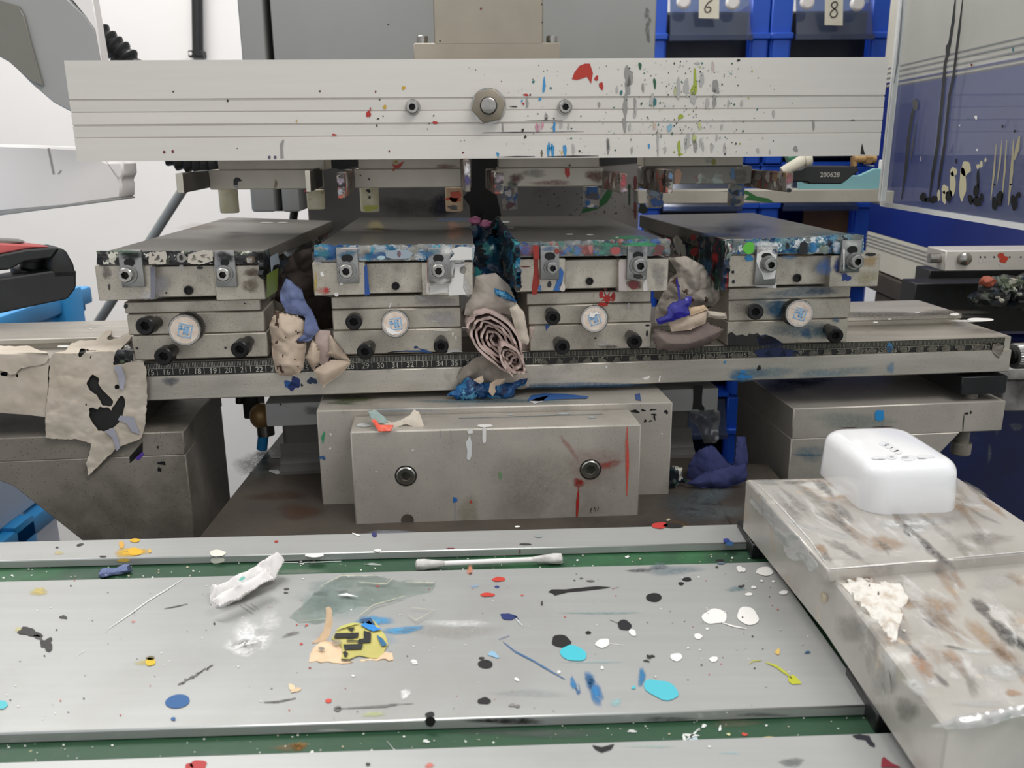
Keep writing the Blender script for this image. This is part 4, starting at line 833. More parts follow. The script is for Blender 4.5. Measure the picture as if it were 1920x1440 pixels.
mb.mark(pc,[(884,240),(934,240),(938,330),(930,360),(938,395),(945,430),(885,430),(880,385),(868,370),(884,350)],'0e0d0e',1)
mb.mark(pc,[(608,290),(671,290),(671,312),(640,318),(608,312)],'1d1c1c',1); mb.mark(pc,[(1122,290),(1198,290),(1198,306),(1126,312)],'2c2a29',1)
mb.mark(pc,[(1142,350),(1149,352),(1146,368),(1138,380),(1120,392),(1090,400),(1092,392),(1112,386),(1128,372)],'1d5a28',1)
mb.drip(pc,1191,330,410,5,'5a1f24',1); mb.drip(pc,1180,345,385,4,'2a3a2a',1); mb.soft(pc,835,385,40,22,'1d2440',1,.8); mb.soft(pc,760,385,60,20,'4a3a3a',1,.35)
for i in range(60): mb.blob(pc,random.uniform(1010,1195),random.uniform(345,405),random.choice([.8,1.2,1.6]),1.4,random.choice(['dk','dk','1d3a28','5a2a2a']),1,n=8)
for (x,y,rx,ry,c) in [(893,416,7,5,'c98a9a'),(908,420,6,5,'b05a80'),(900,405,8,14,'4a4448'),(1205,390,7,14,'1f2a20')]: mb.blob(pc,x,y,rx,ry,c,1,wob=.4)
t.body(mb,'darkgray','paint').done()
# pedestal under the rail, with slab
t=Thing('pedestal','dark grey cast pedestal carrying a pale slab behind the centre block','pedestal')
mb=MB(); PD=YP(.64,SR); a=PD(531,840); b=PD(1292,830); z0=-.236; zsl=YP(.60,SR)(545,786).z
def pq(x,z): return Vec((x,.64+SR*x,z))
mb.prism([pq(a.x,z0),pq(b.x,z0),pq(b.x,zsl),pq(a.x,zsl)],DR*.14,0,.004,3)
prof=[(0,.02),(.002,.012),(.006,.006),(.012,.001),(.02,0)]
for k in range(len(prof)-1):
    (za,da),(zb2,db)=prof[k],prof[k+1]; A_=pq(a.x-.002,z0+za)-DR*da; B_=pq(b.x+.002,z0+za)-DR*da; C_=pq(b.x+.002,z0+zb2)-DR*db; D_=pq(a.x-.002,z0+zb2)-DR*db
    mb._add([A_,B_,C_,D_],[[0,1,2,3]],0,True)
t.part('pedestal_casting',mb,'pedestal')
mb=MB(); SL=YP(.605,SR); mb.box(SL,497,742,1346,785,DR*.16,0,.0012,2)
mb.mark(SL,[(1300,722),(1318,722),(1316,745),(1316,758),(1321,764),(1320,770),(1312,769),(1306,767),(1298,768),(1300,750)],'0f0f10',1); mb.blob(SL,526,758,2,2,'dk',1); mb.line(SL,[(524,757),(541,764)],1.4,'gray',1); mb.soft(SL,590,770,24,10,'5a5a58',1,.5)
t.part('top_slab',mb,'gray','paint'); t.done()
# ================================================================ table
zT=-.200; zB=-.2045; TT=ZP(zT); TB=ZP(zB)
def tq(x,y,z): return Vec((x,y+ST*x,z))
def strip(name,label,yf,yb,xa,xb,marks,front=()):
    mb=MB(); mb.prism([tq(xa,yf,zB),tq(xb,yf,zB),tq(xb,yf,zT),tq(xa,yf,zT)],DT*(yb-yf),0,.0006)
    for i,f in enumerate(mb.f):
        q=[mb.v[j] for j in f]; n_=(q[1]-q[0]).cross(q[2]-q[0]).normalized()
        if .3<abs(n_.z)<.95: mb.m[i]=2
    for f in marks: f(mb,TT)
    fp=YP(yf,ST)
    for f in front: f(mb,fp)
    return Thing(name,label,'slide strip').body(mb,'table','paint','edge').done()
def yat(px,py): p=TT(px,py); return p.y-ST*p.x
yr0=(yat(300,1052-8)+yat(1300,1020))/2; yr1=(yat(300,1010)+yat(1200,986))/2
strip('slide_strip','narrow aluminium strip along the foot of the steel block, yellow dab at one end',yr0,yr1,-.62,.125,
  [so(245,1036,34,10,'e0b020',1),bl(253,1014,9,4,'d9ac25'),bl(253,1035,14,7,'e3b21c'),bl(228,1022,5,7,'d9a648'),bl(281,1034,3,4,'d9b050'),so(110,1037,12,4,'cfc08a',.7),bl(150,1022,7,2,'dk',rot=-.3),bl(107,1027,3,1.3,'dk'),bl(193,1044,7,1.4,'dk'),bl(408,1038,16,6,'e3e2d4'),bl(590,1042,17,4,'white'),bl(518,1016,3.5,2,'red'),bl(702,1003,5,4.5,'2b2f66'),bl(668,1003,8,1.5,'white',rot=.3),bl(708,1033,7,2.6,'white'),bl(970,988,5,1.6,'white'),bl(1009,1006,7,3,'8f9a98'),bl(1237,986,15,6,'b8302c'),bl(1262,986,18,5,'1d1b1b'),bl(985,1021,12,1.5,'dk'),so(730,998,50,4,'8d94a0',.4),bl(1368,1020,8,4,'dblue'),bl(1362,1014,6,4,'2a3a8a'),bl(845,1029,8,1,'dred')],
  [bl(408,1050,13,6,'e3e2d4'),bl(975,1034,1,5,'dred'),bl(232,1050,12,3,'d9b24a')])
yp0=(yat(300,1364)+yat(1300,1335))/2; yp1=(yat(200,1086)+yat(1200,1058))/2
marks=[]
def bb(*l): marks.extend(bl(*a[:5],rot=a[5] if len(a)>5 else 0,wob=a[6] if len(a)>6 else .14) for a in l)
bb((333,1316,23,13,'1f5a94',-.15,.03),(325,1349,5,3,'1f5a94'),(282,1242,9,8,'d8b821'),(282,1235,8,4,'6a6040'),(55,1186,18,9,'2a2826',.1,.5),(88,1209,14,9,'2a2826',-.3,.6),(72,1196,9,4,'4a4744',.6,.5),(119,1158,8,2.6,'dk',.2,.4),(2,1322,13,8,'53bfc8'),
 (1226,1121,15,8,'black',0,.05),(1288,1087,8,4,'black'),(1277,1095,5,3,'black'),(1171,1173,14,9,'191b22',.2),(1052,1203,19,11,'131314',.05,.15),(1103,1187,5,3,'black'),(910,1246,14,8,'131314',0,.05),(903,1235,5,2.4,'2a2928'),(908,1315,12,6.5,'151516',.1,.2),(806,1341,9,5,'black'),
 (1340,1157,22,15,'white',0,.16),(1402,1156,21,16,'white',.3,.12),(1268,1233,12,7,'white'),(1338,1237,8,5,'white'),(1309,1194,8,5,'white'),(1130,1207,14,8,'white',-.3),(1186,1187,8,5,'white',.6),(1434,1072,17,8,'white'),(1389,1068,8,6,'white',.5,.3),(1469,1112,8,4,'white'),(1413,1102,5,2.6,'white'),(1404,1115,7,3,'white'),(969,1275,5,3,'white',.6),(776,1241,6,3,'white'),(778,1245,5,2,'white'),(662,1268,3,2,'white'),(1428,1090,3,2,'white'),(1450,1091,3,2,'white'),(1326,1180,2.5,2,'white'),(1290,1216,2,1.6,'white'),(1129,1253,3,3,'white'),(1048,1261,3,3,'white',.7),(1310,1083,2,1.4,'white'),
 (1075,1226,26,14,'46bfce',.25,.1),(1240,1294,32,18,'52bccb',.35,.14),(1188,1290,4,3,'52bccb'),(953,1157,15,6,'1f2f6a',.2,.25),(932,1101,4.5,2,'2a3f80'),(935,1087,12,4.5,'c63a2c',0),(914,1116,13,4,'c63a2c'),(616,1315,6,4,'d0463c'),(882,1076,3,1.5,'dk'),(708,1100,4,2,'c05a50'),(575,1173,3,1.4,'c0504a'),(565,1208,3,2,'c0504a'),(581,1253,2.5,1.6,'a84440'),(979,1117,3,1.2,'c05a50'),(1016,1132,2,4,'dk'),(1077,1089,2,1,'dk'),(1107,1090,8,1.6,'6a6866'),(537,1105,5,2,'4a4846'),(536,1112,4,1.3,'4a4846'),(402,1170,2,2,'dk'),(555,1295,9,4,'d9bf9a',-.3,.3),(547,1289,7,5,'e0cda8',.2,.3),(633,1330,7,5,'6a6866'),(960,1323,6,3,'8a8684'),(970,1325,5,3,'7a7876'),(1219,1232,6,4,'2a2826',.1,.6),(1212,1240,5,2,'dk',0,.5),(1390,1100,5,2.4,'dk',0,.6),(1350,1052,9,2.5,'black'),(1344,1064,3,1.6,'dk'),(1411,1194,2,1.4,'dk'),(1415,1254,2,1.2,'dk'),(1459,1067,8,8,'6a1f1f',-.9,.3),(1458,1223,5,5,'d0b060',-.8,.3),(1514,1224,6,2,'2a5a7a',-.3,.4),(1352,1057,8,2,'5a6a7a'),(925,1228,8,6,'8fb8d2',.4,.5))
marks+= [so(73,1110,20,8,'d3bf6a',.8),so(268,1243,16,6,'cfc06a',.6),so(35,1181,9,6,'d9cf8a',.6),so(470,1195,40,36,'f6f6f4',.85,rot=-.5),so(455,1215,34,20,'fafaf8',.9),so(505,1170,30,20,'f0f0ee',.5,rot=-.4),so(545,1190,18,5,'6a6866',.6,rot=-.3),so(760,1302,12,10,'f0f0ee',.9),so(1115,1295,14,32,'2a7ab4',.95,rot=-.45),so(1105,1275,10,20,'3a86bc',.7,rot=-.3),so(1075,1282,6,16,'2f80b8',.9,rot=-.2),so(1083,1297,4,8,'2f6aa0',.9,rot=-.5),so(1203,1270,8,20,'2f7fb0',.9),so(1155,1318,12,10,'9fd0d4',.5),so(640,1130,85,30,'9db3ae',.35),so(600,1140,50,26,'93aeab',.3),so(700,1105,70,18,'a5b0a8',.3),so(620,1100,50,16,'8fa39e',.4),so(700,1165,36,12,'4f9fd0',.9),so(755,1182,40,9,'4aa3d6',.9,rot=-.1),so(690,1200,60,20,'8fb4c8',.5),so(850,1185,90,16,'a8a299',.3),so(860,1170,60,9,'f0f0ee',.5),so(700,1340,26,5,'c2cc90',.7,rot=-.1),so(560,1072,60,5,'8b8a86',.4),so(990,1300,70,9,'a9aeb0',.3),so(1260,1070,60,10,'5f7a86',.4),so(1130,1150,80,3,'7fa09e',.5),so(1200,1070,30,4,'2a3038',.6),so(1235,1063,20,8,'6a7680',.6),so(620,1370,30,3,'9aa49a',.3),so(1115,1242,60,3,'a0bcbc',.5),so(881,1070,7,10,'d88a6a',.8),so(890,1100,10,3,'8ab0cc',.7),so(250,1166,5,3,'d89088',.8),so(1090,1085,5,2,'dk',.6),so(1380,1105,20,6,'4a7a84',.4)]
def polym(mb,pl):
    mb.line(pl,[(343,1087),(310,1108),(280,1126),(240,1155),(202,1181)],2.2,'dedfdd',1); mb.line(pl,[(144,1230),(158,1221)],2,'dedfdd',1)
    mb.mark(pl,[(1028,1111),(1034,1106),(1060,1106),(1098,1102),(1120,1100),(1146,1102),(1125,1105),(1100,1108),(1065,1111),(1040,1117),(1036,1113)],'151413',1)
    mb.line(pl,[(1147,1104),(1160,1102)],1.5,'3a3836',1); mb.line(pl,[(1160,1170),(1143,1163)],2,'191b22',1); mb.line(pl,[(1140,1207),(1168,1211)],1.5,'white',1)
    mb.line(pl,[(1352,1168),(1375,1175),(1400,1180)],3,'white',1); mb.line(pl,[(1328,1146),(1324,1140)],2,'white',1)
    mb.line(pl,[(965,1158),(972,1166),(980,1175)],3,'c9ccd0',1); mb.line(pl,[(963,1154),(973,1163)],3,'1f2f6a',1)
    mb.line(pl,[(943,1204),(965,1222),(1000,1240),(1030,1258),(1060,1275)],3,'3a6a98',1,a=.85); mb.line(pl,[(935,1200),(955,1193)],3,'4a5a98',1,a=.8)
    mb.line(pl,[(1085,1283),(1088,1300)],3,'2f6aa0',1)
    mb.line(pl,[(1205,1255),(1203,1285)],4,'2f7fb0',1,a=.9)
    mb.line(pl,[(1404,1246),(1412,1240),(1428,1239)],3,'b9b84a',1,a=.8); mb.line(pl,[(1436,1243),(1455,1250),(1472,1262),(1485,1274)],5,'b5b83c',1,a=.9); mb.mark(pl,[(1478,1270),(1488,1266),(1498,1276),(1503,1283),(1485,1284),(1478,1278)],'b8bb30',1)
    for k in range(16):
        x=336+k*4; mb.blob(pl,x+random.uniform(-2,2),1284-k*2.3+random.uniform(-2,2),random.uniform(2,4.5),1.3,'6a6866',1,rot=-.6,wob=.5)
    mb.line(pl,[(308,1142),(330,1138),(352,1133)],2,'5a5856',1); mb.line(pl,[(450,1136),(475,1152)],1.5,'5a5450',1); mb.line(pl,[(458,1133),(480,1146)],1.3,'5a5450',1); mb.line(pl,[(470,1132),(486,1144)],1.2,'5a5450',1)
    mb.line(pl,[(495,1318),(520,1317),(555,1310)],4,'5a5856',1,a=.8); mb.line(pl,[(630,1330),(720,1325),(745,1322)],5,'77757300'[:6],1,a=.75); mb.line(pl,[(730,1322),(775,1320)],4,'7a7876',1,a=.8)
    mb.line(pl,[(1035,1332),(1040,1335)],2,'8a8a98',1)
    for k in range(150):
        x=random.uniform(10,1560); y=random.uniform(1075,1350)
        if x>1430 and y<1065+ (x-1430)*1.4: continue
        r=random.choice([.7,.8,1,1.3]); mb.blob(pl,x,y,r*1.4,r,random.choice(['white','white','dk','gray','lg','c05a50']),1,n=8)
marks.append(polym)
strip('slide_plate','wide ink-spattered aluminium plate with cyan, white and black drops',yp0,yp1,-.62,TT(1612,1329).x+.006,marks,
  [bl(807,1352,9,10,'151413'),so(950,1351,80,7,'2a2724',.8),so(1250,1348,60,5,'4a4a48',.5),so(1430,1340,60,4,'5a5a58',.5)])
yn1=(yat(300,1418)+yat(1500,1379))/2
strip('front_slide_strip','aluminium strip at the front edge with a red drop and black splashes',yn1-.09,yn1,-.62,.19,
  [bl(372,1436,17,9,'b3282a',wob=.2),bl(355,1440,8,8,'b3282a'),so(805,1436,10,6,'d8776a',.9),mk([(1110,1398),(1128,1402),(1152,1396),(1146,1406),(1128,1412),(1116,1406)],'151517'),mk([(1597,1380),(1612,1378),(1630,1381),(1634,1390),(1640,1396),(1640,1402),(1630,1398),(1622,1388),(1606,1386)],'20212e'),mk([(1653,1424),(1657,1420),(1672,1432),(1690,1440),(1652,1440)],'8a1f30'),so(1485,1430,28,9,'6f7472',.7),bl(1330,1401,3,1.5,'white'),bl(690,1434,4,3,'dk'),so(1370,1412,20,3,'a9c9d0',.4),so(1220,1400,60,3,'a8c4bc',.4)])
# bed and cabinet
mb=MB(); mb.prism([tq(-.62,.13,-.25),tq(.62,.13,-.25),tq(.62,.13,zB),tq(-.62,.13,zB)],DT*(yr1-.13+.0),0,.001)
mb.soft(TB,560,1400,16,10,'b07a2a',1,.9); mb.soft(TB,545,1402,40,8,'8a6a3a',1,.5); mb.soft(TB,1000,1375,160,10,'5a5e5a',1,.5); mb.soft(TB,1380,1357,60,8,'6a6a55',1,.5)
for (x,y,rx,ry,c) in [(1296,1380,14,3,'d9ded8'),(1283,1387,3,8,'e3e6e2'),(799,1391,6,3,'d5d8d4'),(1396,1378,5,3,'c84a3a'),(1320,1362,5,3,'dfe3dd'),(1366,1378,4,2,'d8d4a0'),(1440,1384,8,2,'c9b06a'),(585,1411,3,3,'e3e3d8'),(1176,1045,4,2,'e3e3e0'),(700,1059,14,2,'9aa39a'),(565,1056,5,3,'c9ccc6'),(1185,1372,7,3,'c9ccc8'),(1350,1367,2,6,'e3e6e2'),(1300,1389,8,6,'b9c6d0')]: mb.blob(TB,x,y,rx,ry,c,1,wob=.4)
mb.line(TB,[(528,1056),(590,1055),(640,1053)],2.5,'d5dad6',1); mb.line(TB,[(725,1390),(740,1408),(755,1410),(768,1408)],1.3,'c9ccc9',1)
mb.line(TB,[(1287,1388),(1300,1378),(1312,1366)],4,'dfe3e0',1)
for k in range(220):
    x=random.uniform(0,1600); y=random.choice([random.uniform(1040,1095),random.uniform(1340,1430)]); r=random.choice([.7,.9,1.2,1.8]); mb.blob(TB,x,y,r*1.3,r,random.choice(['c9ccc4','e0e2dc','9aa096','b0a890']),1,n=7)
Thing('table_bed','green painted machine bed showing in the channels between the strips','machine bed').body(mb,'green','paint').done()
mb=MB(); mb.wbox(-.60,.60,.14,.43,-H,-.25,0); mb.wbox(-.195,.14,.432,1.2,-H,-.2585,0); mb.wbox(.14,.19,.432,.62,-H,-.2585,0)
Thing('machine_cabinet','dark machine cabinet under the green bed','cabinet').body(mb,'base').done()
mb=MB(); mb.wbox(-.197,.14,max(.433,yr1+.012),1.19,-.258,-.235,0,.002); mb.wbox(.139,.195,max(.433,yr1+.012),.625,-.258,-.235,0,.002)
bz=ZP(-.235)
for (x,y,rx,ry,c,a) in [(480,870,40,30,'5c6a64',.8),(500,850,30,9,'9aa09c',.8),(520,930,60,10,'4a2f22',.6),(560,960,50,16,'5a3a2a',.5),(1290,950,60,30,'5a6064',.6),(1330,930,50,20,'6a7478',.6),(1270,985,30,8,'6a5030',.8),(1340,960,60,20,'747a7c',.5)]: mb.soft(bz,x,y,rx,ry,c,1,a)
for (x,y,rx,ry,c) in [(498,869,8,3,'141414'),(515,858,9,2.5,'141414'),(487,872,4,2,'141414'),(472,887,5,1.5,'141414'),(515,884,9,3,'c9ccca'),(1345,988,2,2,'c9c2a8'),(1253,975,4,2,'c9b9a0')]: mb.blob(bz,x,y,rx,ry,c,1,wob=.4)
mb.mark(bz,[(481,882),(485,878),(528,877),(527,881)],'0e0e0e',1)
mb.mark(bz,[(509,886),(521,880),(526,889),(518,890)],'c9cac8',1)
Thing('base_casting','dark stained base casting between the two rail brackets','machine base').body(mb,'base','paint').done()
# ================================================================ workpiece fixture
zU=-.165; zL=-.1700; zD=-.1965
UPL=ZP(zU); LOP=ZP(zL)
t=Thing('work_fixture','tape-covered aluminium fixture block carrying the white socket, white residue on it','fixture')
mb=MB(); e0=UPL(1553,1069); e1=UPL(1930,1035); pu=[UPL(1398,899),e0,e0+(e1-e0)*((.2315-e0.x)/(e1.x-e0.x)),UPL(1790,891)]
mb.prism(pu,(0,0,zL-zU-.001),0,.0008)
for (x,y,rx,ry,c,a,r) in [(1700,1000,12,4,'5f5b58',.8,.7),(1745,1030,40,10,'6b6663',.85,.75),(1775,1055,26,8,'6a6562',.8,.7),(1480,940,50,14,'c9c7c3',.5,.6),(1440,905,24,5,'9a9c98',.6,0),(1660,1020,36,18,'b08f70',.5,0),(1600,1040,50,12,'d5d2cc',.5,0),(1540,1030,16,10,'a27c55',.5,.6),(1830,920,30,6,'8f8a80',.5,.65),(1860,950,40,6,'a98a68',.5,.6),(1560,1000,60,8,'c9c9c6',.4,.2),(1500,985,30,8,'d5d5d2',.5,.5),(1850,1010,60,12,'8f8880',.35,0),(1640,930,60,12,'c9c9c6',.3,.6),(1580,960,10,30,'7d7976',.5,-.8),(1545,915,10,26,'75726f',.5,-.8),(1490,905,30,4,'7f7e7a',.5,0)]: mb.soft(UPL,x,y,rx,ry,c,1,a,r)
mb.soft(UPL,1706,982,70,13,'dcdcda',1,.75); mb.soft(UPL,1715,992,30,8,'e2e2e0',1,.7)
rf=random.Random(5)
for k in range(46):
    x=rf.uniform(1440,1900); y=rf.uniform(905,1060)
    if inside([(1405,903),(1550,1058),(1900,1028),(1900,985),(1785,895)],x,y): mb.soft(UPL,x,y,rf.uniform(14,50),rf.uniform(4,13),rf.choice(['f2f1ee','e6e4e0','8a857f','a5805c','8f8a85','f5f4f2']),1,rf.uniform(.2,.5),rf.uniform(.4,.9),wob=.5)
mb.line(UPL,[(1556,1068),(1650,1060),(1745,1052)],3,'e6e4e0',1,a=.9); mb.line(UPL,[(1790,1047),(1925,1035)],3,'dcdad6',1,a=.9)
mb.line(UPL,[(1420,908),(1470,958),(1520,1015),(1550,1060)],2,'d9d9d6',1,a=.8); mb.line(UPL,[(1410,902),(1500,898)],2,'75736f',1,a=.8)
t.part('upper_plate',mb,'fixture','paint')
mb=MB(); lo=[LOP(1398,905),LOP(1556,1078),LOP(1775,1365),LOP(1775,1365)+(LOP(1920,1322)-LOP(1775,1365)).normalized()*.105,LOP(1786,896)]
mb.prism(lo,(0,0,zD-zL),0,.0009)
for (x,y,rx,ry,c,a,r) in [(1840,1140,30,12,'6a6663',.8,.7),(1880,1185,40,14,'5f5c59',.85,.75),(1915,1210,30,10,'55524f',.8,.7),(1760,1140,40,28,'b3906e',.5,.7),(1730,1250,34,16,'ba8a68',.6,.7),(1790,1240,34,14,'bd9370',.55,.7),(1700,1130,30,14,'a8845f',.5,.3),(1850,1200,60,16,'b59674',.5,.8),(1720,1290,40,12,'cfcfcc',.6,.7),(1880,1260,50,18,'d0d0ce',.7,0),(1840,1320,60,8,'c5c5c3',.5,0),(1690,1190,30,8,'8a8682',.6,.7),(1765,1275,22,6,'6f6b68',.6,.7),(1720,1225,26,6,'7a7673',.6,.8),(1745,1170,16,4,'7a7673',.5,.5),(1790,1215,24,4,'6d6a66',.6,.2),(1830,1222,40,6,'d9d9d6',.6,.1),(1870,1090,50,20,'c0beba',.4,0),(1900,1300,18,8,'b58d6c',.6,.2),(1600,1085,40,6,'a07850',.5,0)]: mb.soft(LOP,x,y,rx,ry,c,1,a,r)
for k in range(60):
    x=rf.uniform(1590,1915); y=rf.uniform(1085,1330)
    if inside([(1590,1095),(1780,1350),(1915,1310),(1915,1080),(1640,1085)],x,y): mb.soft(LOP,x,y,rf.uniform(16,60),rf.uniform(5,16),rf.choice(['f2f1ee','e6e4e0','88837d','ad8560','8a8580','f5f4f2','b08a66']),1,rf.uniform(.2,.5),rf.uniform(.5,1.0),wob=.5)
SP=Plane(lo[1]+Vec((-.0003,0,0)),(lo[2]-lo[1]).cross(UP)); 
if SP.n.x>0: SP.n=-SP.n
for (x,y,rx,ry,c,a) in [(1470,1000,26,20,'b5b4b0',.5),(1600,1180,40,30,'8f8c85',.4),(1660,1270,30,40,'a9a8a4',.35),(1545,1120,10,12,'d8c8a8',.8),(1700,1330,26,26,'76736c',.5)]: mb.soft(SP,x,y,rx,ry,c,1,a)
for q in ([(1668,1255),(1672,1275),(1673,1300)],[(1655,1280),(1662,1300)]): mb.line(SP,q,2,'4a4845',1)
t.part('lower_plate',mb,'fixture','paint')
mb=MB(); mb.sheet([(1400,908),(1430,932),(1470,982),(1520,1040),(1535,1062),(1522,1072),(1505,1050),(1487,1052),(1470,1032),(1452,1000),(1430,972),(1408,940)],Plane(lo[0]+Vec((-.0012,0,0)),SP.n),0,.002,160,4,.001,5,thick=.0003); t.part('clear_tape',mb,'tape'); mb=MB()
mb.sheet([(1745,1362),(1790,1345),(1850,1335),(1925,1322),(1925,1342),(1880,1352),(1850,1362),(1800,1368)],Plane(LOP(1775,1365)+Vec((0,-.001,.0)),(.15,-1,.6)),0,.003,120,4,.001,6,thick=.0004)
t.part('clear_tape',mb,'tape')
mb=MB(); mb.sheet(jag([(1578,1092),(1610,1080),(1650,1086),(1690,1100),(1705,1118),(1690,1140),(1690,1160),(1680,1195),(1668,1196),(1650,1170),(1630,1150),(1612,1130),(1590,1110)],8,4,3),LOP.off(.0012),0,.0022,240,2.5,.0030,9,holes=[[(1640,1118),(1650,1116),(1648,1124)],[(1622,1106),(1634,1104),(1630,1110)]],thick=.002)
for i in range(26):
    a=random.random(); mb.ico(LOP(random.uniform(1580,1720),random.uniform(1085,1190),.001) if False else LOP(1590+a*95+random.uniform(-15,25),1092+a*95+random.uniform(-14,10),.0008),random.uniform(.0005,.0011),0,1,(1,1,.6),.3,2)
t.part('white_residue',mb,'crumb',label='crumbly white residue')
for (px0,px1,py0,py1,ydp) in ((1408,1470,1016,1048,.03),(1640,1730,1292,1375,.03)):
    mb=MB(); p=TB((px0+px1)/2,py1); c=TB(px0,py1); e=TB(px1,py1)
    mb.wbox(c.x,e.x+.03,p.y,p.y+ydp,zB,zD,0,.0006); t.part('rubber_foot',mb,'rubber')
t.done()
# ================================================================ white socket
t=Thing('power_socket','glossy white plastic power socket lying on the taped fixture','socket')
DS=Vec((-.06,1,0)).normalized(); XS=Vec((1,.06,0)).normalized(); sc=Vec((.1828,.4015,0)); W_,D_,H_=.0235,.0305,.0232
def rr(w,d,r,n=8):
    o=[]
    for (cx,cy,a0) in ((w-r,d-r,0),(-w+r,d-r,90),(-w+r,-d+r,180),(w-r,-d+r,270)):
        for k in range(n+1):
            a=math.radians(a0+90*k/n); o.append((cx+r*math.cos(a),cy+r*math.sin(a)))
    return o
mb=MB(); rings=[]
for (zz,ins) in [(0,.0002),(.0006,0),(H_-.0062,.0010),(H_-.0045,.0013),(H_-.0030,.0019),(H_-.0018,.0028),(H_-.0008,.0041),(H_-.0002,.0056),(H_,.0072)]:
    rings.append([sc+XS*x+DS*y+UP*(zU+zz) for x,y in rr(W_-ins,D_-ins,max(.011-ins*.6,.003))])
n=len(rings[0]); vs=sum(rings,[]); fs=[[n*k+i,n*k+(i+1)%n,n*(k+1)+(i+1)%n,n*(k+1)+i] for k in range(len(rings)-1) for i in range(n)]
fs+= [list(range(n-1,-1,-1)),[n*(len(rings)-1)+i for i in range(n)]]
mb._add(vs,fs,0,True); t.part('socket_body',mb,'white')
ST_=ZP(zU+H_)
def slot(pts,m='shadowhole'):
    mb=MB(); 
    for (x,y,rx,ry,mm) in pts:
        v=[ST_(x+rx*math.cos(a*math.pi/9),y+ry*math.sin(a*math.pi/9),.00012+.00006*mm) for a in range(18)]; mb._add(v,[list(range(18))],mm)
    t.part('pin_slot',mb,'socketdip',m)
M['socketdip']=pmat('socket_recess','d5d5d7',rough=.25)
slot([(1658,832,10,4.5,0),(1667,837,9,4.5,0),(1677,843,9,4.5,0),(1684,848,8,4,0),(1663,834,4,1.8,1)])
slot([(1648,859,15,3,0),(1652,861.5,7,.9,1)]); slot([(1672,857,10,5,0),(1672,857,4,1.6,1)]); slot([(1703,858,14,6,0),(1697,857,7,2.2,1)],'brownslot') if False else slot([(1703,859,14,5.5,0),(1697,858,7,2.0,1)]); slot([(1735,856,18,3.4,0),(1728,860,9,1.0,1)])
mb=MB(); e=rr(W_-.001,D_-.001,.0105)
for (u0,u1) in ((-.013,-.004),(.004,.016)):
    a=sc+DS*(D_-.0032)+XS*u0+UP*(zU+H_-.0011); b=sc+DS*(D_-.0032)+XS*u1+UP*(zU+H_-.0011); up=(DS*.9-UP*.55).normalized()*.0022
    q=[a+(b-a)*(.5-.5*math.cos(k*math.pi/9))+up*math.sin(k*math.pi/9)*.5-up*.25 +UP*.0003 for k in range(18)]
    mb._add([v+UP*.0004 for v in q],[list(range(18))],0)
M['maroon']=pmat('maroon_port','4a2023',rough=.4); t.part('port_mark',mb,'maroon',label='dark maroon oval ports on the rear edge')
t.done()
# ================================================================ small things on the bed
t=Thing('cotton_swab','white double-ended cotton swab lying in the green channel','cotton swab')
p0=ZP(zB+.0029)(779,1059); p1=ZP(zB+.0029)(1055,1047); L=p1-p0
mb=MB(); mb.cyl(p0+L*.1,p0+L*.9,.00135,None,0,14); t.part('stick',mb,'tissue')
tip=[(0,.0006),(.02,.0020),(.06,.0027),(.3,.0028),(.6,.0021),(.85,.0017),(1,.0013)]
for (a,b,c) in ((p0,p0+L*.2,-1),(p1,p1-L*.21,1)):
    mb=MB(); mb.lathe(a,b,tip,0,20,True,lambda i,n,k:1+.06*math.sin(i*1.7+k)); t.part('cotton_tip',mb,'cottontip',label='cotton tip smudged grey')
M['cottontip']=pmat('cotton_tip','cfccc9','a9a5a0',rough=.95,scale=120,bump=.3,bscale=900)
t.done()
def crumple(name,label,cat,p0,p1,rad,flat,m,seed,z,extra=None):
    a=ZP(z)(*p0); b=ZP(z)(*p1); d=(b-a); n=26; K=40; e=d.normalized(); side=e.cross(UP).normalized(); mb=MB(); vs=[];fs=[]
    for k in range(K+1):
        t_=k/K; r=rad(t_)
        for i in range(n):
            an=2*math.pi*i/n; q=Vec((math.cos(an)*1.3,math.sin(an)*1.3,t_*5+seed*3.3))
            q=Vec((q.x,q.y,q.z*.45)); fv=N3.voronoi(q*1.1)[0]; w=.86+.42*(fv[1]-fv[0])+.14*N3.noise(q*.8)
            x=math.cos(an)*r*w; y=math.sin(an)*r*w*flat; ends=.004*N3.noise(Vec((an*.8,seed,2))) if k in (0,K) else 0
            vs.append(a+d*t_+e*ends+side*x+UP*(max(y,-r*flat*.95)+r*flat*.95+.0002))
    for k in range(K):
        for i in range(n): j=(i+1)%n; fs.append([k*n+i,k*n+j,(k+1)*n+j,(k+1)*n+i])
    fs.append([K*n+i for i in range(n)]); fs.append(list(range(n-1,-1,-1))); mb._add(vs,fs,0,True)
    if extra: extra(mb)
    return Thing(name,label,cat).body(mb,*m).done()
t=Thing('crumpled_tissue','twisted white tissue lying on the wide plate beside the green channel','tissue')
TP0=Plane(TT(430,1138,.0006),(.05,-.28,.96)); mb=MB()
mb.sheet(jag([(394,1106),(399,1099),(410,1102),(424,1094),(442,1083),(466,1066),(486,1053),(506,1044),(521,1036),(527,1044),(533,1050),(521,1068),(512,1081),(494,1089),(472,1107),(459,1118),(441,1127),(416,1138),(401,1140),(394,1127)],9,1.2,4),TP0,0,.0042,95,2.2,.015,27,thick=.0006)
mb.blob(TP0.off(.0165),454,1086,7,3,'3f9f90',1,rot=-.5)
t.part('tissue_roll',mb,'tissue','paint')
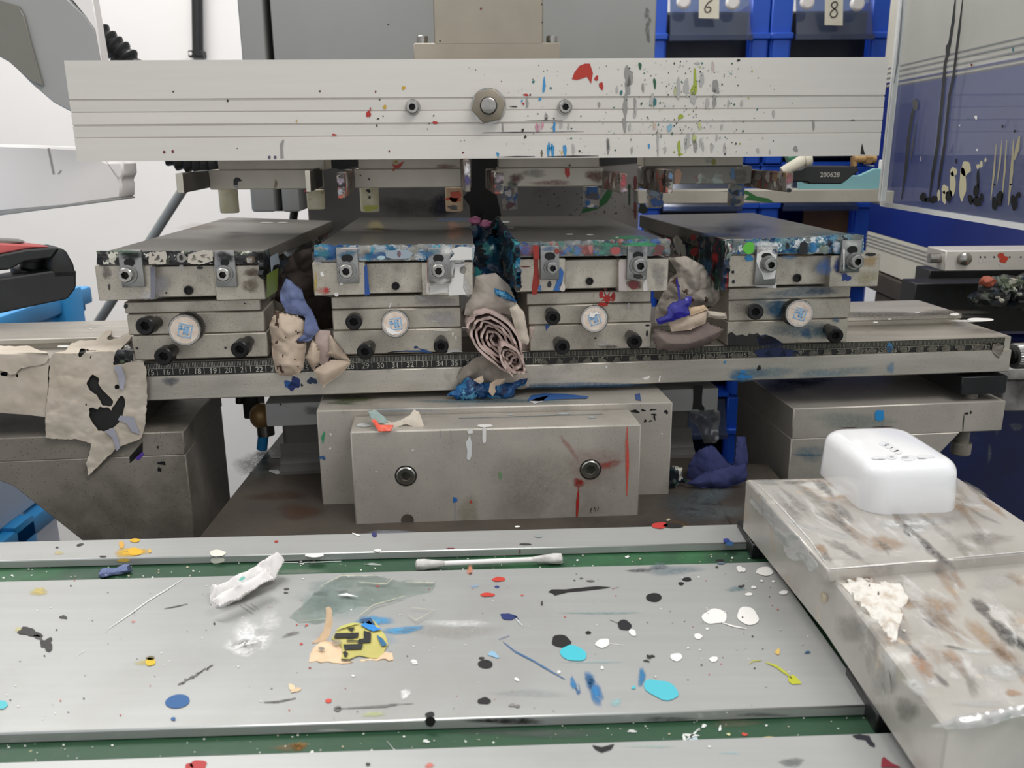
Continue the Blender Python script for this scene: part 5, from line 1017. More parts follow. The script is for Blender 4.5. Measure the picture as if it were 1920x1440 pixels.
mb=MB(); mb.sheet([(396,1128),(420,1112),(470,1082),(500,1060),(512,1080),(494,1089),(470,1107),(440,1126),(412,1137)],TP0.off(.008),0,.0022,110,2.2,.007,29,thick=.0006); t.part('tissue_fold',mb,'tissue'); t.done()
crumple('tissue_scrap','small rolled scrap of blue tissue lying in the green channel','tissue',(189,1083),(241,1073),lambda t_:.0026+.0005*math.sin(9*t_),.7,('bluepaper',),5,zB)
# torn warning label
t=Thing('warning_label','torn yellow warning label with black bars stuck on the wide plate','label')
wl=TT.off(.0003); mb=MB()
mb.sheet(jag([(622,1198),(634,1180),(652,1174),(684,1168),(697,1160),(712,1176),(722,1192),(728,1208),(724,1214),(718,1228),(706,1234),(690,1233),(672,1228),(648,1240),(640,1236),(642,1212)],9,1.2,4),wl.off(.0002),0,.0002,90,4,0,2,thick=.0002)
w2=wl.off(.0008)
for pts in ([(629,1187),(673,1186),(671,1195),(626,1196)],[(682,1182),(696,1186),(695,1204),(670,1206),(673,1198),(682,1197)],[(644,1208),(681,1207),(678,1217),(646,1218)],[(650,1177),(666,1176),(660,1184)],[(642,1223),(648,1220),(654,1226),(651,1226),(651,1231),(645,1231),(645,1226)],[(650,1197),(664,1196),(664,1198),(650,1199)],[(650,1201),(674,1200),(674,1202),(650,1203)],[(640,1238),(660,1238),(660,1236),(640,1235)]): mb.flat(w2,pts,1,0)
for pts,c in ([[(672,1162),(695,1158),(704,1172),(690,1170)],'27527c'],[[(676,1172),(692,1164),(706,1176),(716,1180),(700,1184),(690,1180)],'2b8ad8'],[[(706,1190),(718,1198),(726,1210),(716,1212),(710,1200)],'2a6a94'],[[(628,1182),(640,1174),(660,1168),(676,1168),(650,1176)],'c9c86a']): mb.mark(w2,pts,c,2,lift=.0001)
t.part('printed_face',mb,'yellow','rubber','paint')
mb=MB(); mb.sheet(jag([(578,1240),(586,1214),(600,1204),(622,1202),(642,1212),(640,1236),(655,1240),(690,1234),(722,1222),(736,1226),(738,1238),(690,1237),(640,1243)],7,2,6),wl,0,.0006,160,4,.0003,7,thick=.0003)
mb.blob(wl.off(.001),603,1217,6,3,'8a8478',1); mb.blob(wl.off(.001),632,1205,8,6,'a59a88',1,a=.8)
t.part('torn_backing',mb,'peach','paint')
fb=TT(610,1204); FP=Plane(fb,(.25,-1,.25))
mb=MB(); mb.sheet(jag([(611,1140),(619,1138),(623,1146),(623,1170),(618,1192),(608,1206),(596,1205),(582,1206),(598,1196),(606,1184),(611,1164)],6,.8,3),FP,0,.0012,120,3,.0006,4,thick=.0003)
t.part('peeled_flap',mb,'peach'); t.done()
mb=MB(); fl=TT.off(.0003)
mb.sheet(jag([(542,1158),(560,1142),(590,1112),(606,1098),(640,1078),(680,1080),(714,1080),(732,1088),(764,1090),(815,1092),(808,1110),(770,1118),(740,1128),(700,1134),(668,1138),(640,1150),(620,1160),(590,1170),(560,1166)],8,2.4,9),fl,0,.0007,90,4,.0003,3,holes=[[(690,1098),(705,1096),(700,1104)]],thick=.00015)
for q in ([(600,1100),(640,1080),(715,1080)],[(672,1092),(724,1096),(738,1084)],[(760,1092),(815,1093),(807,1109)],[(668,1160),(700,1135),(760,1118)],[(560,1166),(620,1160)],[(770,1140),(815,1144),(780,1164),(765,1152)]): mb.line(fl.off(.0009),q,2,'c0bfa8',1,a=.8)
mb.mark(fl.off(.0009),[(632,1117),(650,1113),(672,1120),(650,1118)],'e6e8e6',1)
Thing('adhesive_film','wrinkled teal-tinted leftover of clear film above the torn yellow label','film').body(mb,'film','paint').done()
# scrap on the centre block
zc_=ZP(BK(928,763).z); 
t=Thing('tissue_scrap','pale tissue scrap with an orange end on top of the square steel block','tissue')
SPk=YP(.532,SR*.6); mb=MB()
mb.sheet([(690,772),(702,768),(722,784),(734,792),(752,786),(768,779),(776,767),(786,772),(795,798),(786,803),(760,794),(744,800),(728,806),(712,806),(700,792)],Plane(SPk(740,800),(.1,-1,.9)),0,.002,140,3,.002,11,thick=.0006)
t.part('tissue_sheet',mb,'paper')
mb=MB(); mb.sheet([(696,786),(704,786),(712,796),(738,797),(732,808),(710,809)],Plane(SPk(720,800)+Vec((0,-.006,.004)),(.1,-1,.9)),0,.0012,140,2,.001,12,thick=.0008)
mb.sheet([(690,772),(704,768),(722,782),(728,792),(708,794),(697,786)],Plane(SPk(720,800)+Vec((0,-.004,.003)),(.1,-1,.9)),1,.0012,140,2,.001,13,thick=.0006)
M['orangeink']=pmat('orange_ink','d2452a','e0664a',rough=.4,scale=60); M['tealscrap']=pmat('teal_scrap','8fa09a','7b8c88',rough=.8,scale=90); t.part('orange_end',mb,'orangeink','tealscrap',label='orange and teal inked end'); t.done()
# ================================================================ paper over the left end of the rail
class Bend:
    def __init__(s,off=0.0): s.f=RAILF.off(.004+off); s.t=ZP(zs+.0098+off); s.n=Vec((.05,-.75,.65)).normalized()
    def __call__(s,px,py,lift=0):
        p=s.f(px,py)
        if p.z>zs+.0098: p=s.t(px,py)
        return p+s.n*lift
def k48(l): return [(x/4.8,600+y/4.8) for x,y in l]
t=Thing('masking_paper','torn stained paper with ragged holes draped over the rail below the knob','paper','paper wrapped over the rail end')
out2=k48([(440,350),(490,290),(600,270),(640,200),(720,175),(850,180),(960,90),(1005,80),(995,130),(930,195),(1060,160),(1165,110),(1182,150),(1130,210),(1040,320),(1000,400),(1100,395),(1180,365),(1290,375),(1320,450),(1325,700),(1310,930),(1270,1070),(1160,1110),(1050,1160),(940,1250),(850,1340),(790,1400),(775,1290),(820,1110),(680,1070),(405,1060),(405,920),(430,640)])
H1=k48([(820,480),(890,520),(880,570),(930,640),(1020,720),(1000,765),(910,760),(880,690),(800,620),(775,560)])
H2=k48([(740,725),(800,775),(870,800),(880,770),(960,775),(990,805),(1040,710),(1100,650),(1120,760),(1095,870),(1040,950),(960,1000),(880,995),(830,930),(800,860),(800,800)])
H3=k48([(690,320),(720,250),(820,258),(760,290),(720,330)]); H4=k48([(800,300),(890,375),(830,350),(770,320)])
H5=[(183+2.6*math.cos(a*.7),687+3*math.sin(a*.7)) for a in range(9)]; H6=[(173+2*math.cos(a*.7),683+2.4*math.sin(a*.7)) for a in range(9)]; H7=[(218+5*math.cos(a*.7),724+5*math.sin(a*.7)) for a in range(9)]
mb=MB(); mb.sheet(jag(out2,5,1.1,8),Bend(),0,.0020,75,2.6,.0,3,holes=[jag(H1,5,1.2,2),jag(H2,5,1.2,3),H3,H4,H5,H6,H7],thick=.0003); t.part('torn_sheet',mb,'paper')
mb=MB()
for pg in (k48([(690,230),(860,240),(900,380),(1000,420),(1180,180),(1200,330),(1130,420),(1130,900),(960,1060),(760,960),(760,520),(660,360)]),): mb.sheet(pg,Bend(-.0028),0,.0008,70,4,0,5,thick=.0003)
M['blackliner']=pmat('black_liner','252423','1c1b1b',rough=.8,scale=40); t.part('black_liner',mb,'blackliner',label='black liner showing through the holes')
mb=MB()
for pg in (k48([(1020,420),(1090,410),(1130,520),(1110,630),(1080,620),(1060,500)]),k48([(1080,860),(1200,870),(1260,1030),(1180,1000),(1140,930),(1060,900)]),k48([(940,1000),(1020,970),(1060,1060),(1080,1150),(1050,1180),(1010,1060)])): mb.sheet(pg,Bend(.0014),0,.0006,70,4,0,6,thick=.0002)
M['lavender']=pmat('lavender_tape','a3a3ae','9696a2',rough=.6,scale=30); t.part('lavender_strip',mb,'lavender',label='lavender tape strips')
for pts in ((k48([(1060,250),(1130,200),(1200,280),(1190,370),(1100,400),(1010,410),(1040,330)]),)):
    mb=MB(); mb.sheet(jag(pts,6,2,2),Bend(-.001),0,.003,200,3,0,8,thick=.0004); t.part('inky_patch',mb,'inkA')
t.done()
t=Thing('masking_paper','long creased strip of stained paper wrapped along the rail toward its end','paper','paper wrapped over the rail end')
mb=MB(); mb.sheet([(-110,652),(0,648),(40,650),(88,660),(93,672),(90,700),(90,730),(86,783),(50,778),(0,773),(-110,784)],Bend(-.0012),0,.0016,60,4,.0,21,holes=[k48([(0,462),(60,462),(120,492),(200,470),(205,485),(160,512),(0,500)])],thick=.0003); t.part('lower_sheet',mb,'paper')
mb=MB(); mb.sheet(jag([(-110,655),(0,648),(50,648),(86,660),(92,670),(86,680),(60,686),(38,690),(30,700),(20,702),(12,696),(0,694),(-110,700)],7,1.2,4),Bend(.0006),0,.0014,70,3.5,.0008,22,thick=.0003); t.part('upper_flap',mb,'paper'); t.done()
# ================================================================ rags between the stations
def rag(name,label,cat,parts,group='rags stuffed between the ink stations'):
    t=Thing(name,label,cat,group)
    for (pn,m,out,off,amp,fr,bul,sd,kw) in parts:
        mb=MB(); mb.sheet(out,RAILF.off(off),0,amp,fr,2.8,bul,sd,thick=.0006,**kw)
        t.part(pn,mb,m,*(('ragspot',) if 'spot' in kw else ()))
    return t.done()
def k5(l): return [(480+x/5.333,480+y/5.333) for x,y in l]
rag('paper_rag','dark crumpled rag wedged deep behind the blue tissue','rag',[('dark_sheet','darkrag',k5([(330,20),(440,-60),(560,-90),(570,70),(590,400),(760,420),(770,740),(640,760),(480,640),(300,500),(180,440),(240,220)]),-.035,.012,50,.006,31,{})])
rag('paper_rag','tan spotted rag hanging over the ruler under the blue tissue','rag',[('rag_sheet','paper2',k5([(200,540),(300,570),(420,600),(470,640),(520,720),(510,830),(495,980),(470,1120),(430,1180),(350,1210),(230,1195),(190,1140),(160,980),(150,820),(135,690)]),.003,.005,62,.007,33,{'spot':(1,140,.42)}),])
rag('paper_rag','tan folded rag opened like a pocket beside the spotted rag','rag',[
  ('back_fold','paper3',k5([(590,780),(640,740),(740,750),(760,900),(720,1060),(640,1090),(600,1000)]),.002,.002,60,0,35,{}),
  ('pocket_fold','paper2',k5([(560,840),(600,860),(640,960),(635,1060),(575,1140),(520,1060),(500,1010)]),.006,.001,50,.006,36,{}),
  ('front_fold','paper2',k5([(575,1140),(700,1060),(760,1040),(940,1050),(945,1080),(850,1180),(690,1290),(685,1325),(640,1250)]),.007,.0015,50,.005,37,{}),
  ('side_fold','paper2',k5([(735,770),(800,860),(945,1050),(860,1060),(700,975),(735,950)]),.004,.0015,50,.006,38,{})])
rag('blue_tissue','crumpled blue paper tissue hanging between the first two ink stations','tissue',[
  ('tissue_sheet','bluepaper',k5([(290,235),(330,250),(400,310),(450,340),(490,470),(550,540),(600,650),(630,740),(580,800),(540,850),(480,860),(400,840),(480,780),(490,610),(400,590),(300,570),(240,450),(230,370)]),.006,.006,70,.004,39,{})],None)
def k6(l): return [(820+x/4,400+y/4) for x,y in l]
rag('paper_rag','grey-white sheet tucked over the rolled rag in the middle gap','rag',[
  ('grey_sheet','greyrag',k6([(290,470),(440,450),(540,540),(600,680),(640,760),(690,950),(660,980),(600,930),(560,760),(430,740),(300,760),(200,760),(215,680),(270,600)]),.008,.006,50,.006,41,{}),
  ('pale_fold','paper',k6([(540,710),(600,680),(650,740),(690,950),(680,985),(610,960),(570,820)]),.022,.002,60,.003,42,{})])
# the rolled rag: a spiral of paper seen end-on
t=Thing('rolled_rag','mauve paper rag rolled up with its layered end showing, in the middle gap','rag','rags stuffed between the ink stations')
def spiral(cx,cy,a,b,th,turns,s1,seed,mat,yoff,depth,ph=0):
    mb=MB(); K=int(turns*46); pl=RAILF.off(yoff); prev=None; vs=[];fs=[]
    for k in range(K+1):
        u=k/K; an=ph+u*turns*2*math.pi; s=1-(1-s1)*u; q=Vec((math.cos(an)*1.1,math.sin(an)*1.1,an*.35+seed))
        s*=1+.16*N3.noise(q*1.6)+.05*N3.noise(q*5)
        x=a*s*math.cos(an); y=b*s*math.sin(an); px=cx+x*math.cos(th)-y*math.sin(th); py=cy+x*math.sin(th)+y*math.cos(th)
        lf=.004*N3.noise(q*2.2)+.010*(u)-.004
        p=pl(px,py); c=pl(cx,cy); r=(p-c).normalized()
        wth=.0016
        for (rad,dd) in ((0,0),(wth,0),(wth,1),(0,1)):
            vs.append(p+r*rad*(1 if True else 0)+pl.n*lf*-1*(0 if dd else 1)+ (DR*depth if dd else Vec((0,0,0))))
    for k in range(K):
        for i in range(4):
            j=(i+1)%4; fs.append([4*k+i,4*k+j,4*k+4+j,4*k+4+i])
    fs.append([0,1,2,3]); fs.append([4*K,4*K+3,4*K+2,4*K+1]); mb._add(vs,fs,0,True); t.part('paper_layer' ,mb,mat)
spiral(930,640,66,38,.86,5.2,.08,2,'paper3',.020,.05,2.5)
spiral(962,676,36,17,.95,3.0,.15,8,'paper3',.024,.045,1.0)
mb=MB(); mb.sheet(k6([(690,850),(730,855),(705,940),(690,940)]),RAILF.off(.008),0,.001,60,3,.001,44); t.part('stray_corner',mb,'paper3')
mb=MB(); mb.sheet(k6([(230,760),(420,770),(600,920),(690,1000),(690,1190),(560,1215),(430,1180),(300,1020),(215,880)]),RAILF.off(-.006),0,.004,60,2.8,.004,45); t.part('inner_fold',mb,'paper3'); t.done()
rag('paper_rag','grey rag spilling over the ruler below the rolled rag','rag',[
  ('grey_sheet','greyrag',k6([(340,1065),(420,1090),(470,1180),(560,1220),(680,1190),(685,1290),(640,1320),(520,1330),(430,1370),(400,1290),(300,1250),(180,1300),(145,1240),(190,1150),(270,1090)]),.003,.005,60,.005,47,{})])
t=Thing('inky_rag','wet blue inked rag lying at the foot of the rail in the middle','rag')
mb=MB(); mb.sheet(jag(k6([(60,1370),(140,1330),(190,1250),(260,1230),(330,1270),(420,1290),(520,1270),(600,1270),(670,1240),(660,1290),(590,1320),(580,1370),(500,1390),(400,1390),(300,1380),(200,1400),(120,1390)]),7,3,3),RAILF.off(.008),0,.006,90,2.6,.006,49,thick=.001); t.part('rag_sheet',mb,'blueink')
mb=MB(); mb.sheet(k6([(395,1280),(440,1250),(520,1240),(470,1290),(430,1300),(440,1340),(415,1375),(385,1340)]),RAILF.off(.016),0,.002,90,2.6,.001,50); mb.sheet(k6([(270,1250),(340,1215),(350,1260),(320,1280)]),RAILF.off(.015),0,.002,90,2.6,.001,51); t.part('tan_scrap',mb,'paper2'); t.done()
t=Thing('ink_lump','dark teal and blue mass of wet ink rag deep between the two middle ink stations','rag')
mb=MB(); GP=YP(.66,SR); mb.sheet(jag(k6([(250,120),(330,90),(470,80),(540,150),(590,230),(600,640),(560,670),(480,650),(430,600),(410,480),(280,460),(268,240)]),8,3,5),GP,0,.014,60,3,.0,53,thick=.002,tilt=lambda u,v:.05*v-.03); t.part('ink_soaked_rag',mb,'inkE')
mb=MB(); mb.sheet(k6([(430,560),(520,590),(600,660),(560,670),(480,640),(430,600)]),RAILF.off(.012),0,.004,80,3,.006,54); t.part('wet_corner',mb,'blueink')
for (x,y,rx) in ((888,417,7),(909,424,8)): 
    mb=MB(); mb.ico(GP(x,y)+Vec((0,.02,0)),.0035,0,2,(1.3,1,.9),.5,3); M['pinkink']=M.get('pinkink') or pmat('pink_ink','c07a94','a85c80',rough=.4,scale=80); t.part('pink_dab',mb,'pinkink')
t.done()
def k4(l): return [(1180+x/3.84,390+y/3.84) for x,y in l]
t=Thing('paper_rag','bunched grey-tan rag with purple ink between the third and fourth ink stations','rag','rags stuffed between the ink stations')
mb=MB(); mb.sheet(k4([(290,360),(420,350),(540,420),(600,510),(650,540),(670,640),(640,700),(560,760),(420,830),(200,840),(195,740),(250,620),(300,520),(350,470)]),RAILF.off(-.004),0,.010,70,2.5,.008,61,spot=(1,110,.48))
pl=RAILF.off(.012)
t.part('rag_sheet',mb,'greyrag','ragspot')
mb=MB(); mb.sheet(jag(k4([(195,800),(270,770),(275,720),(310,680),(355,670),(345,560),(335,520),(345,510),(360,560),(370,665),(420,635),(450,640),(440,690),(420,720),(440,770),(340,800),(250,830),(210,840)]),5,1,3),RAILF.off(.012),0,.002,120,2.4,.003,62,thick=.001)
M['purpleink']=pmat('purple_ink','26237c','322e92',rough=.3,scale=80); t.part('purple_ink',mb,'purpleink',label='thick purple ink')
mb=MB(); mb.sheet(k4([(290,830),(420,780),(560,740),(550,830),(440,880),(310,895)]),RAILF.off(.010),0,.003,70,2.8,.003,63); t.part('tan_fold',mb,'paper2')
mb=MB(); mb.sheet(k4([(430,720),(540,700),(570,730),(440,775)]),RAILF.off(.011),0,.001,70,2.8,.001,66); t.part('salmon_fold',mb,'peach')
mb=MB(); mb.sheet(k4([(160,920),(180,860),(300,890),(420,890),(560,820),(680,870),(600,960),(480,1010),(340,1035),(200,1020)]),RAILF.off(.004),0,.003,50,2.8,.010,64); t.part('lower_roll',mb,'mauvedark')
M['mauvedark']=pmat('mauve_rag','857770','6f635f',rough=.9,spec=.1,scale=30,bump=.15,bscale=600)
mb=MB(); mb.sheet(k4([(560,740),(690,750),(700,790),(640,800),(560,780)]),RAILF.off(.006),0,.002,70,2.8,.003,65); t.part('white_corner',mb,'paper')
t.done()
# navy tissue on the base
t=Thing('navy_tissue','crumpled navy blue tissue lying behind the square block near the blue bins','tissue')
NP=YP(.595,0); mb=MB()
mb.sheet([(1290,868),(1308,842),(1322,835),(1340,838),(1362,862),(1372,868),(1378,845),(1384,822),(1402,824),(1404,850),(1402,895),(1392,920),(1370,922),(1340,912),(1310,910),(1285,905)],NP,0,.012,40,3,.008,71,thick=.0006); t.part('tissue_sheet',mb,'navypaper')
mb=MB(); mb.sheet([(1285,905),(1320,885),(1360,875),(1400,870),(1398,900),(1380,908),(1350,918),(1310,912)],NP.off(.02),0,.005,50,3,.004,72,thick=.0006); t.part('front_fold',mb,'navypaper'); t.done()
t=Thing('inky_scrap','small black and white inky scrap beside the navy tissue behind the block','scrap')
mb=MB(); mb.sheet(jag([(1252,880),(1262,872),(1280,880),(1278,895),(1292,905),(1270,912),(1250,915)],5,2,2),YP(.575,0),0,.006,80,2.6,.004,73,thick=.001); t.body(mb,'inkF').done()
# ================================================================ left of the press
t=Thing('cable_conduit','black conduit running down the white wall to a small clip','conduit')
WY=2.2; WP=YP(WY-.02); a=WP(366,-80); b=WP(371,104); mb=MB(); mb.cyl((a.x+.003,a.y,a.z),(b.x,b.y,b.z),.0125,None,0,16); t.part('pipe',mb,'rubber')
mb=MB(); c=WP(362,101); mb.wbox(WP(355,100).x,WP(382,100).x,WY-.03,WY,WP(362,108).z,WP(362,95).z,0,.002); mb.cyl(WP(360,101)+Vec((0,-.011,0)),WP(360,101)+Vec((0,-.0115,0)),.004,None,1,12); t.part('clip',mb,'rubber','whiteplastic'); t.done()
def corr(k,n=3): return 1
mb=MB(); HPp=YP(.80)
ctrl=[(120,0),(165,45),(205,82),(238,112),(262,160),(280,210),(298,262),(330,293),(372,303),(415,302),(470,290),(500,278)]
pts=[]
for i in range(len(ctrl)-1):
    for k in range(14):
        u=k/14; p0=ctrl[max(i-1,0)];p1=ctrl[i];p2=ctrl[i+1];p3=ctrl[min(i+2,len(ctrl)-1)]
        cr=lambda a,b,c,d:.5*(2*b+(c-a)*u+(2*a-5*b+4*c-d)*u*u+(3*b-a-3*c+d)*u**3
        )
        pts.append(HPp(cr(p0[0],p1[0],p2[0],p3[0]),cr(p0[1],p1[1],p2[1],p3[1])))
mb.tube(pts,lambda k:.0100+.0016*math.sin(k*math.pi/2.5),0,14)
Thing('corrugated_hose','black corrugated hose curling behind the crossbeam','hose').body(mb,'hose').done()
mb=MB(); RP_=YP(1.05); mb.cyl(RP_(356,335),RP_(120,705),.0055,None,0,14)
Thing('grey_rod','thin grey rod leaning behind the ink station by the white wall','rod').body(mb,'gray').done()
mb=MB(); CP_=YP(.955); mb.tube([CP_(585,335),CP_(572,348),CP_(561,366),CP_(553,388),CP_(550,410),CP_(552,440)],.0045,0,10)
Thing('black_cable','black cable curving beside the grey column behind the ink plates','cable').body(mb,'hose').done()
t=Thing('side_guard','smoky grey plastic guard panel overhanging the end of the crossbeam','guard panel')
GPn=YP(.74); mb=MB(); mb.prism([GPn(x,y) for x,y in [(-160,-120),(100,-120),(128,0),(160,30),(178,56),(189,112),(190,215),(130,208),(100,192),(60,158),(20,118),(0,107),(-160,20)]],(0,.006,0),0,.0008); t.part('guard_panel',mb,'guardgrey')
mb=MB(); mb.prism([GPn(x,y) for x,y in [(-160,-60),(0,0),(38,12),(48,30),(62,85),(84,162),(60,152),(20,116),(0,105),(-160,18)]],(0,-.003,0),0,.0005); t.part('dark_flap',mb,'guarddark')
mb=MB(); mb.prism([GPn(x,y) for x,y in [(128,-10),(172,-10),(183,55),(193,118),(189,118),(178,56),(160,30)]],(0,.012,0),0,.0005); t.part('white_edge',mb,'whiteplastic'); t.done()
t=Thing('white_cover','white plastic machine cover with a chipped corner below the grey guard','machine cover')
WC=YP(.78); mb=MB(); mb.prism([WC(x,y) for x,y in [(-200,268),(0,271),(60,273),(145,277),(200,303),(230,303),(232,330),(224,336),(228,346),(227,372),(120,388),(0,398),(-200,410)]],(0,.03,0),0,.002)
mb.mark(WC,[(89,278),(93,278),(103,327),(99,327)],'a9a29f',1); mb.mark(WC,[(108,326),(114,318),(116,320),(111,327)],'a9a29f',1); mb.line(WC,[(200,303),(215,325),(224,336)],2,'bdb6b2',1)
t.part('cover_shell',mb,'whiteplastic','paint')
mb=MB(); mb.prism([WC(x,y) for x,y in [(-200,409),(0,397),(227,371),(227,375),(0,404),(-200,416)]],(0,.03,0),0,.0005); t.part('lower_lip',mb,'guardgrey')
t.done()
# totes
def tote(label,y0,y1,zt,zb,post,x1=-.50,lid=True):
    t=Thing('storage_tote',label,'storage box','milky storage totes stacked beside the press'); x0=-.95
    mb=MB(); mb.wbox(x0,x1-.006,y0,y1,zb,zt-.02,0,.004,2); t.part('tote_body',mb,'tote')
    mb=MB()
    if lid: mb.wbox(x0-.01,x1+.004,y0-.01,y1+.008,zt-.02,zt,0,.003,2); mb.wbox(x0-.01,x1-.002,y0-.012,y1,zt-.028,zt-.02,0,.001)
    else:
        mb.wbox(x1-.012,x1+.006,y0-.01,y1+.008,zt-.02,zt,0,.003,2); mb.wbox(x0-.01,x1-.012,y0-.01,y0+.008,zt-.02,zt,0,.003,2); mb.wbox(x0-.01,x1-.012,y1-.01,y1+.008,zt-.02,zt,0,.003,2)
    t.part('tote_lid' if lid else 'tote_rim',mb,'bluelid')
    mb=MB(); mb.wbox(x1-.012,x1+.006,post[0],post[1],zb+.02,zt+.004,0,.002,2); t.part('corner_latch',mb,'bluelid'); t.done()
tote('milky tote with a sky-blue lid under the black and red tool',.56,1.02,-.158,-.365,(.955,1.0))
tote('milky tote with sky-blue rim seen below the grimy bracket',.56,.90,-.368,-.80,(.80,.835),-.50,False)
mb=MB(); mb.wbox(-.97,-.48,.5,1.05,-H,-.80,0,.003); Thing('tote_stand','plain grey stand under the stacked milky totes','stand').body(mb,'gray').done()
t=Thing('strapping_tool','black framed tool with a faded red top lying on the blue tote lid','tool')
TP=YP(.70,.1); dv=Vec((-.020,.024,0)); mb=MB()
def tp(pts,d=dv,m=0,b=.0012): mb.prism([TP(x,y) for x,y in pts],d,m,b)
tp([(-70,482),(0,478),(50,468),(112,464),(97,484),(46,491),(18,506),(-70,512)]); tp([(112,464),(124,470),(138,495),(143,520),(100,522),(97,484)]); tp([(-70,532),(20,520),(100,508),(143,506),(143,540),(127,561),(60,575),(0,588),(-70,600)],dv)
t.part('tool_frame',mb,'rubber')
mb=MB(); p=TP(24,480)+Vec((0,.03,0)); q=TP(24,524)+Vec((0,.03,0)); mb.lathe(q,p,[(0,.016),(.25,.016),(.3,.010),(.6,.010),(.65,.0125),(1,.0125)],0,24); t.part('spool',mb,'rubber')
mb=MB(); tpz=ZP(TP(60,467).z+.001); mb.prism([TP(x,y)+Vec((0,.004,0)) for x,y in [(-70,482),(0,477),(52,467),(90,464.5),(60,461),(0,458),(-70,456)]],dv*.8,0,.001); t.part('top_cover',mb,'red')
mb=MB(); mb.prism([TP(x,y)+Vec((0,.01,0)) for x,y in [(-70,460),(0,461),(34,458),(34,454),(0,452),(-70,450)]],dv*.6,0,.001); t.part('top_lid',mb,'guarddark'); t.done()
t=Thing('hose_fitting','brass fitting with a blue hose end hanging beside the grey pedestal slab','fitting')
FPl=YP(.66); mb=MB(); c=FPl(490,780); mb.ico(c,.0092,0,3,(1,1,1.15)); t.part('brass_body',mb,'brass')
mb=MB(); mb.cyl(FPl(497,796),FPl(499,815),.0068,None,0,20); t.part('collar',mb,'chrome')
mb=MB(); mb.cyl(FPl(494,814),FPl(491,842),.0042,None,0,16); t.part('blue_hose',mb,'bluelid')
mb=MB(); mb.box(YP(.665),455,740,484,786,Vec((0,.02,0)),0,.001); mb.cyl(FPl(449,742),FPl(449,756),.003,None,0,12); t.part('black_bracket',mb,'rubber'); t.done()
# ================================================================ right of the press
t=Thing('support_bar','grey metal bar with a green ink streak behind the fourth blade holder','bar')
BP=YP(.90); mb=MB(); mb.box(BP,1196,356,1655,381,Vec((0,.03,0)),0,.0008); 
mb.mark(BP,[(1345,358),(1400,357),(1418,368),(1440,372),(1452,380),(1425,378),(1395,374),(1405,366),(1380,360)],'1f6a2c',1); t.part('bar_body',mb,'bar','paint')
mb=MB(); mb.box(BP.off(.002),1650,358,1676,383,Vec((0,.03,0)),0,.0008); t.part('end_cap',mb,'cream'); t.done()
t=Thing('teal_plate','pale teal plate standing on the grey bar beside the clear guard','plate')
TPl=YP(.905); mb=MB(); mb.prism([TPl(x,y) for x,y in [(1498,331),(1612,329),(1640,316),(1655,316),(1655,357),(1498,357)]],(0,.006,0),0,.0006); t.part('teal_sheet',mb,'teal')
mb=MB(); mb.box(TPl.off(.001),1651,300,1656,358,Vec((0,.008,0)),0); t.part('white_edge',mb,'whiteplastic'); t.done()
t=Thing('clamp_arm','black clamp arm marked 200628 at the end of the crossbeam','clamp')
CL=YP(.84); mb=MB(); mb.prism([CL(x,y) for x,y in [(1482,322),(1500,319),(1512,311),(1606,312),(1612,320),(1600,328),(1588,338),(1578,345),(1518,345),(1514,341),(1484,341)]],(0,.02,0),0,.001); 
p=CL(1556,328,.0003); letter(mb,'200628',p,(1,0,0),(0,0,1),.0062,1); t.part('arm_body',mb,'rubber','rulermark')
mb=MB(); p=CL(1604,317)+Vec((0,.01,0)); mb.cyl(CL(1606,298)+Vec((0,.008,0)),CL(1648,298)+Vec((0,.008,0)),.0038,None,0,16); mb.cyl(CL(1607,312)+Vec((0,.008,0)),CL(1607,295)+Vec((0,.008,0)),.0030,None,0,14); mb.lathe(CL(1628,298)+Vec((0,.008,0)),CL(1640,298)+Vec((0,.008,0)),[(0,.0052),(1,.0052)],0,6); t.part('end_fitting',mb,'brass'); t.done()
t=Thing('spray_nozzle','off-white nozzle with a green collar between the crossbeam and the clamp arm','nozzle')
NZ=YP(.83); mb=MB(); mb.tube([NZ(1466,322),NZ(1490,309),NZ(1504,301),NZ(1512,298)],lambda k:(.0042,.0050,.0052,.0048)[k],0,16); mb.cyl(NZ(1508,300),NZ(1520,297),.0060,None,0,16); t.part('nozzle_tube',mb,'note')
mb=MB(); mb.cyl(NZ(1480,300)+Vec((0,.006,0)),NZ(1500,292)+Vec((0,.006,0)),.0062,.0055,0,18); M['greencap']=pmat('green_cap','1d6a4c',rough=.4); t.part('green_collar',mb,'greencap'); t.done()
# clear guard with runs of ink
t=Thing('clear_guard','clear acrylic guard with black and cream ink runs along its lower edge','guard panel')
GX=.275; G=XP(GX); lo=G(1640,377).z; yb_=.662
mb=MB(); mb.prism([(GX,yb_,lo),(GX,.30,lo),(GX,.30,.32),(GX,yb_,.32)],(.003,0,0),0,0)
def gz(px,py): return G(px,py)
gl=[([(1794,-10),(1789,40),(1782,85),(1774,120),(1768,190),(1760,270),(1750,330),(1744,378)],6,'1f2226'),([(1808,-10),(1800,60),(1790,140),(1782,180),(1773,270),(1764,330),(1758,378)],5,'191b1f'),([(1695,-10),(1690,60),(1684,120),(1678,156)],3.5,'6a6d70'),([(1719,186),(1712,215),(1705,260),(1700,320),(1692,374)],6,'34383c'),([(1718,232),(1712,280),(1707,306)],4,'55585c')]
for q,w,c in gl: mb.line(G,q,w,c,1,lift=.0006)
mb.blob(G,1718,196,5,12,'5a5c5c',1,lift=.0007); mb.blob(G,1779,95,4,14,'2b2d30',1,lift=.0007)
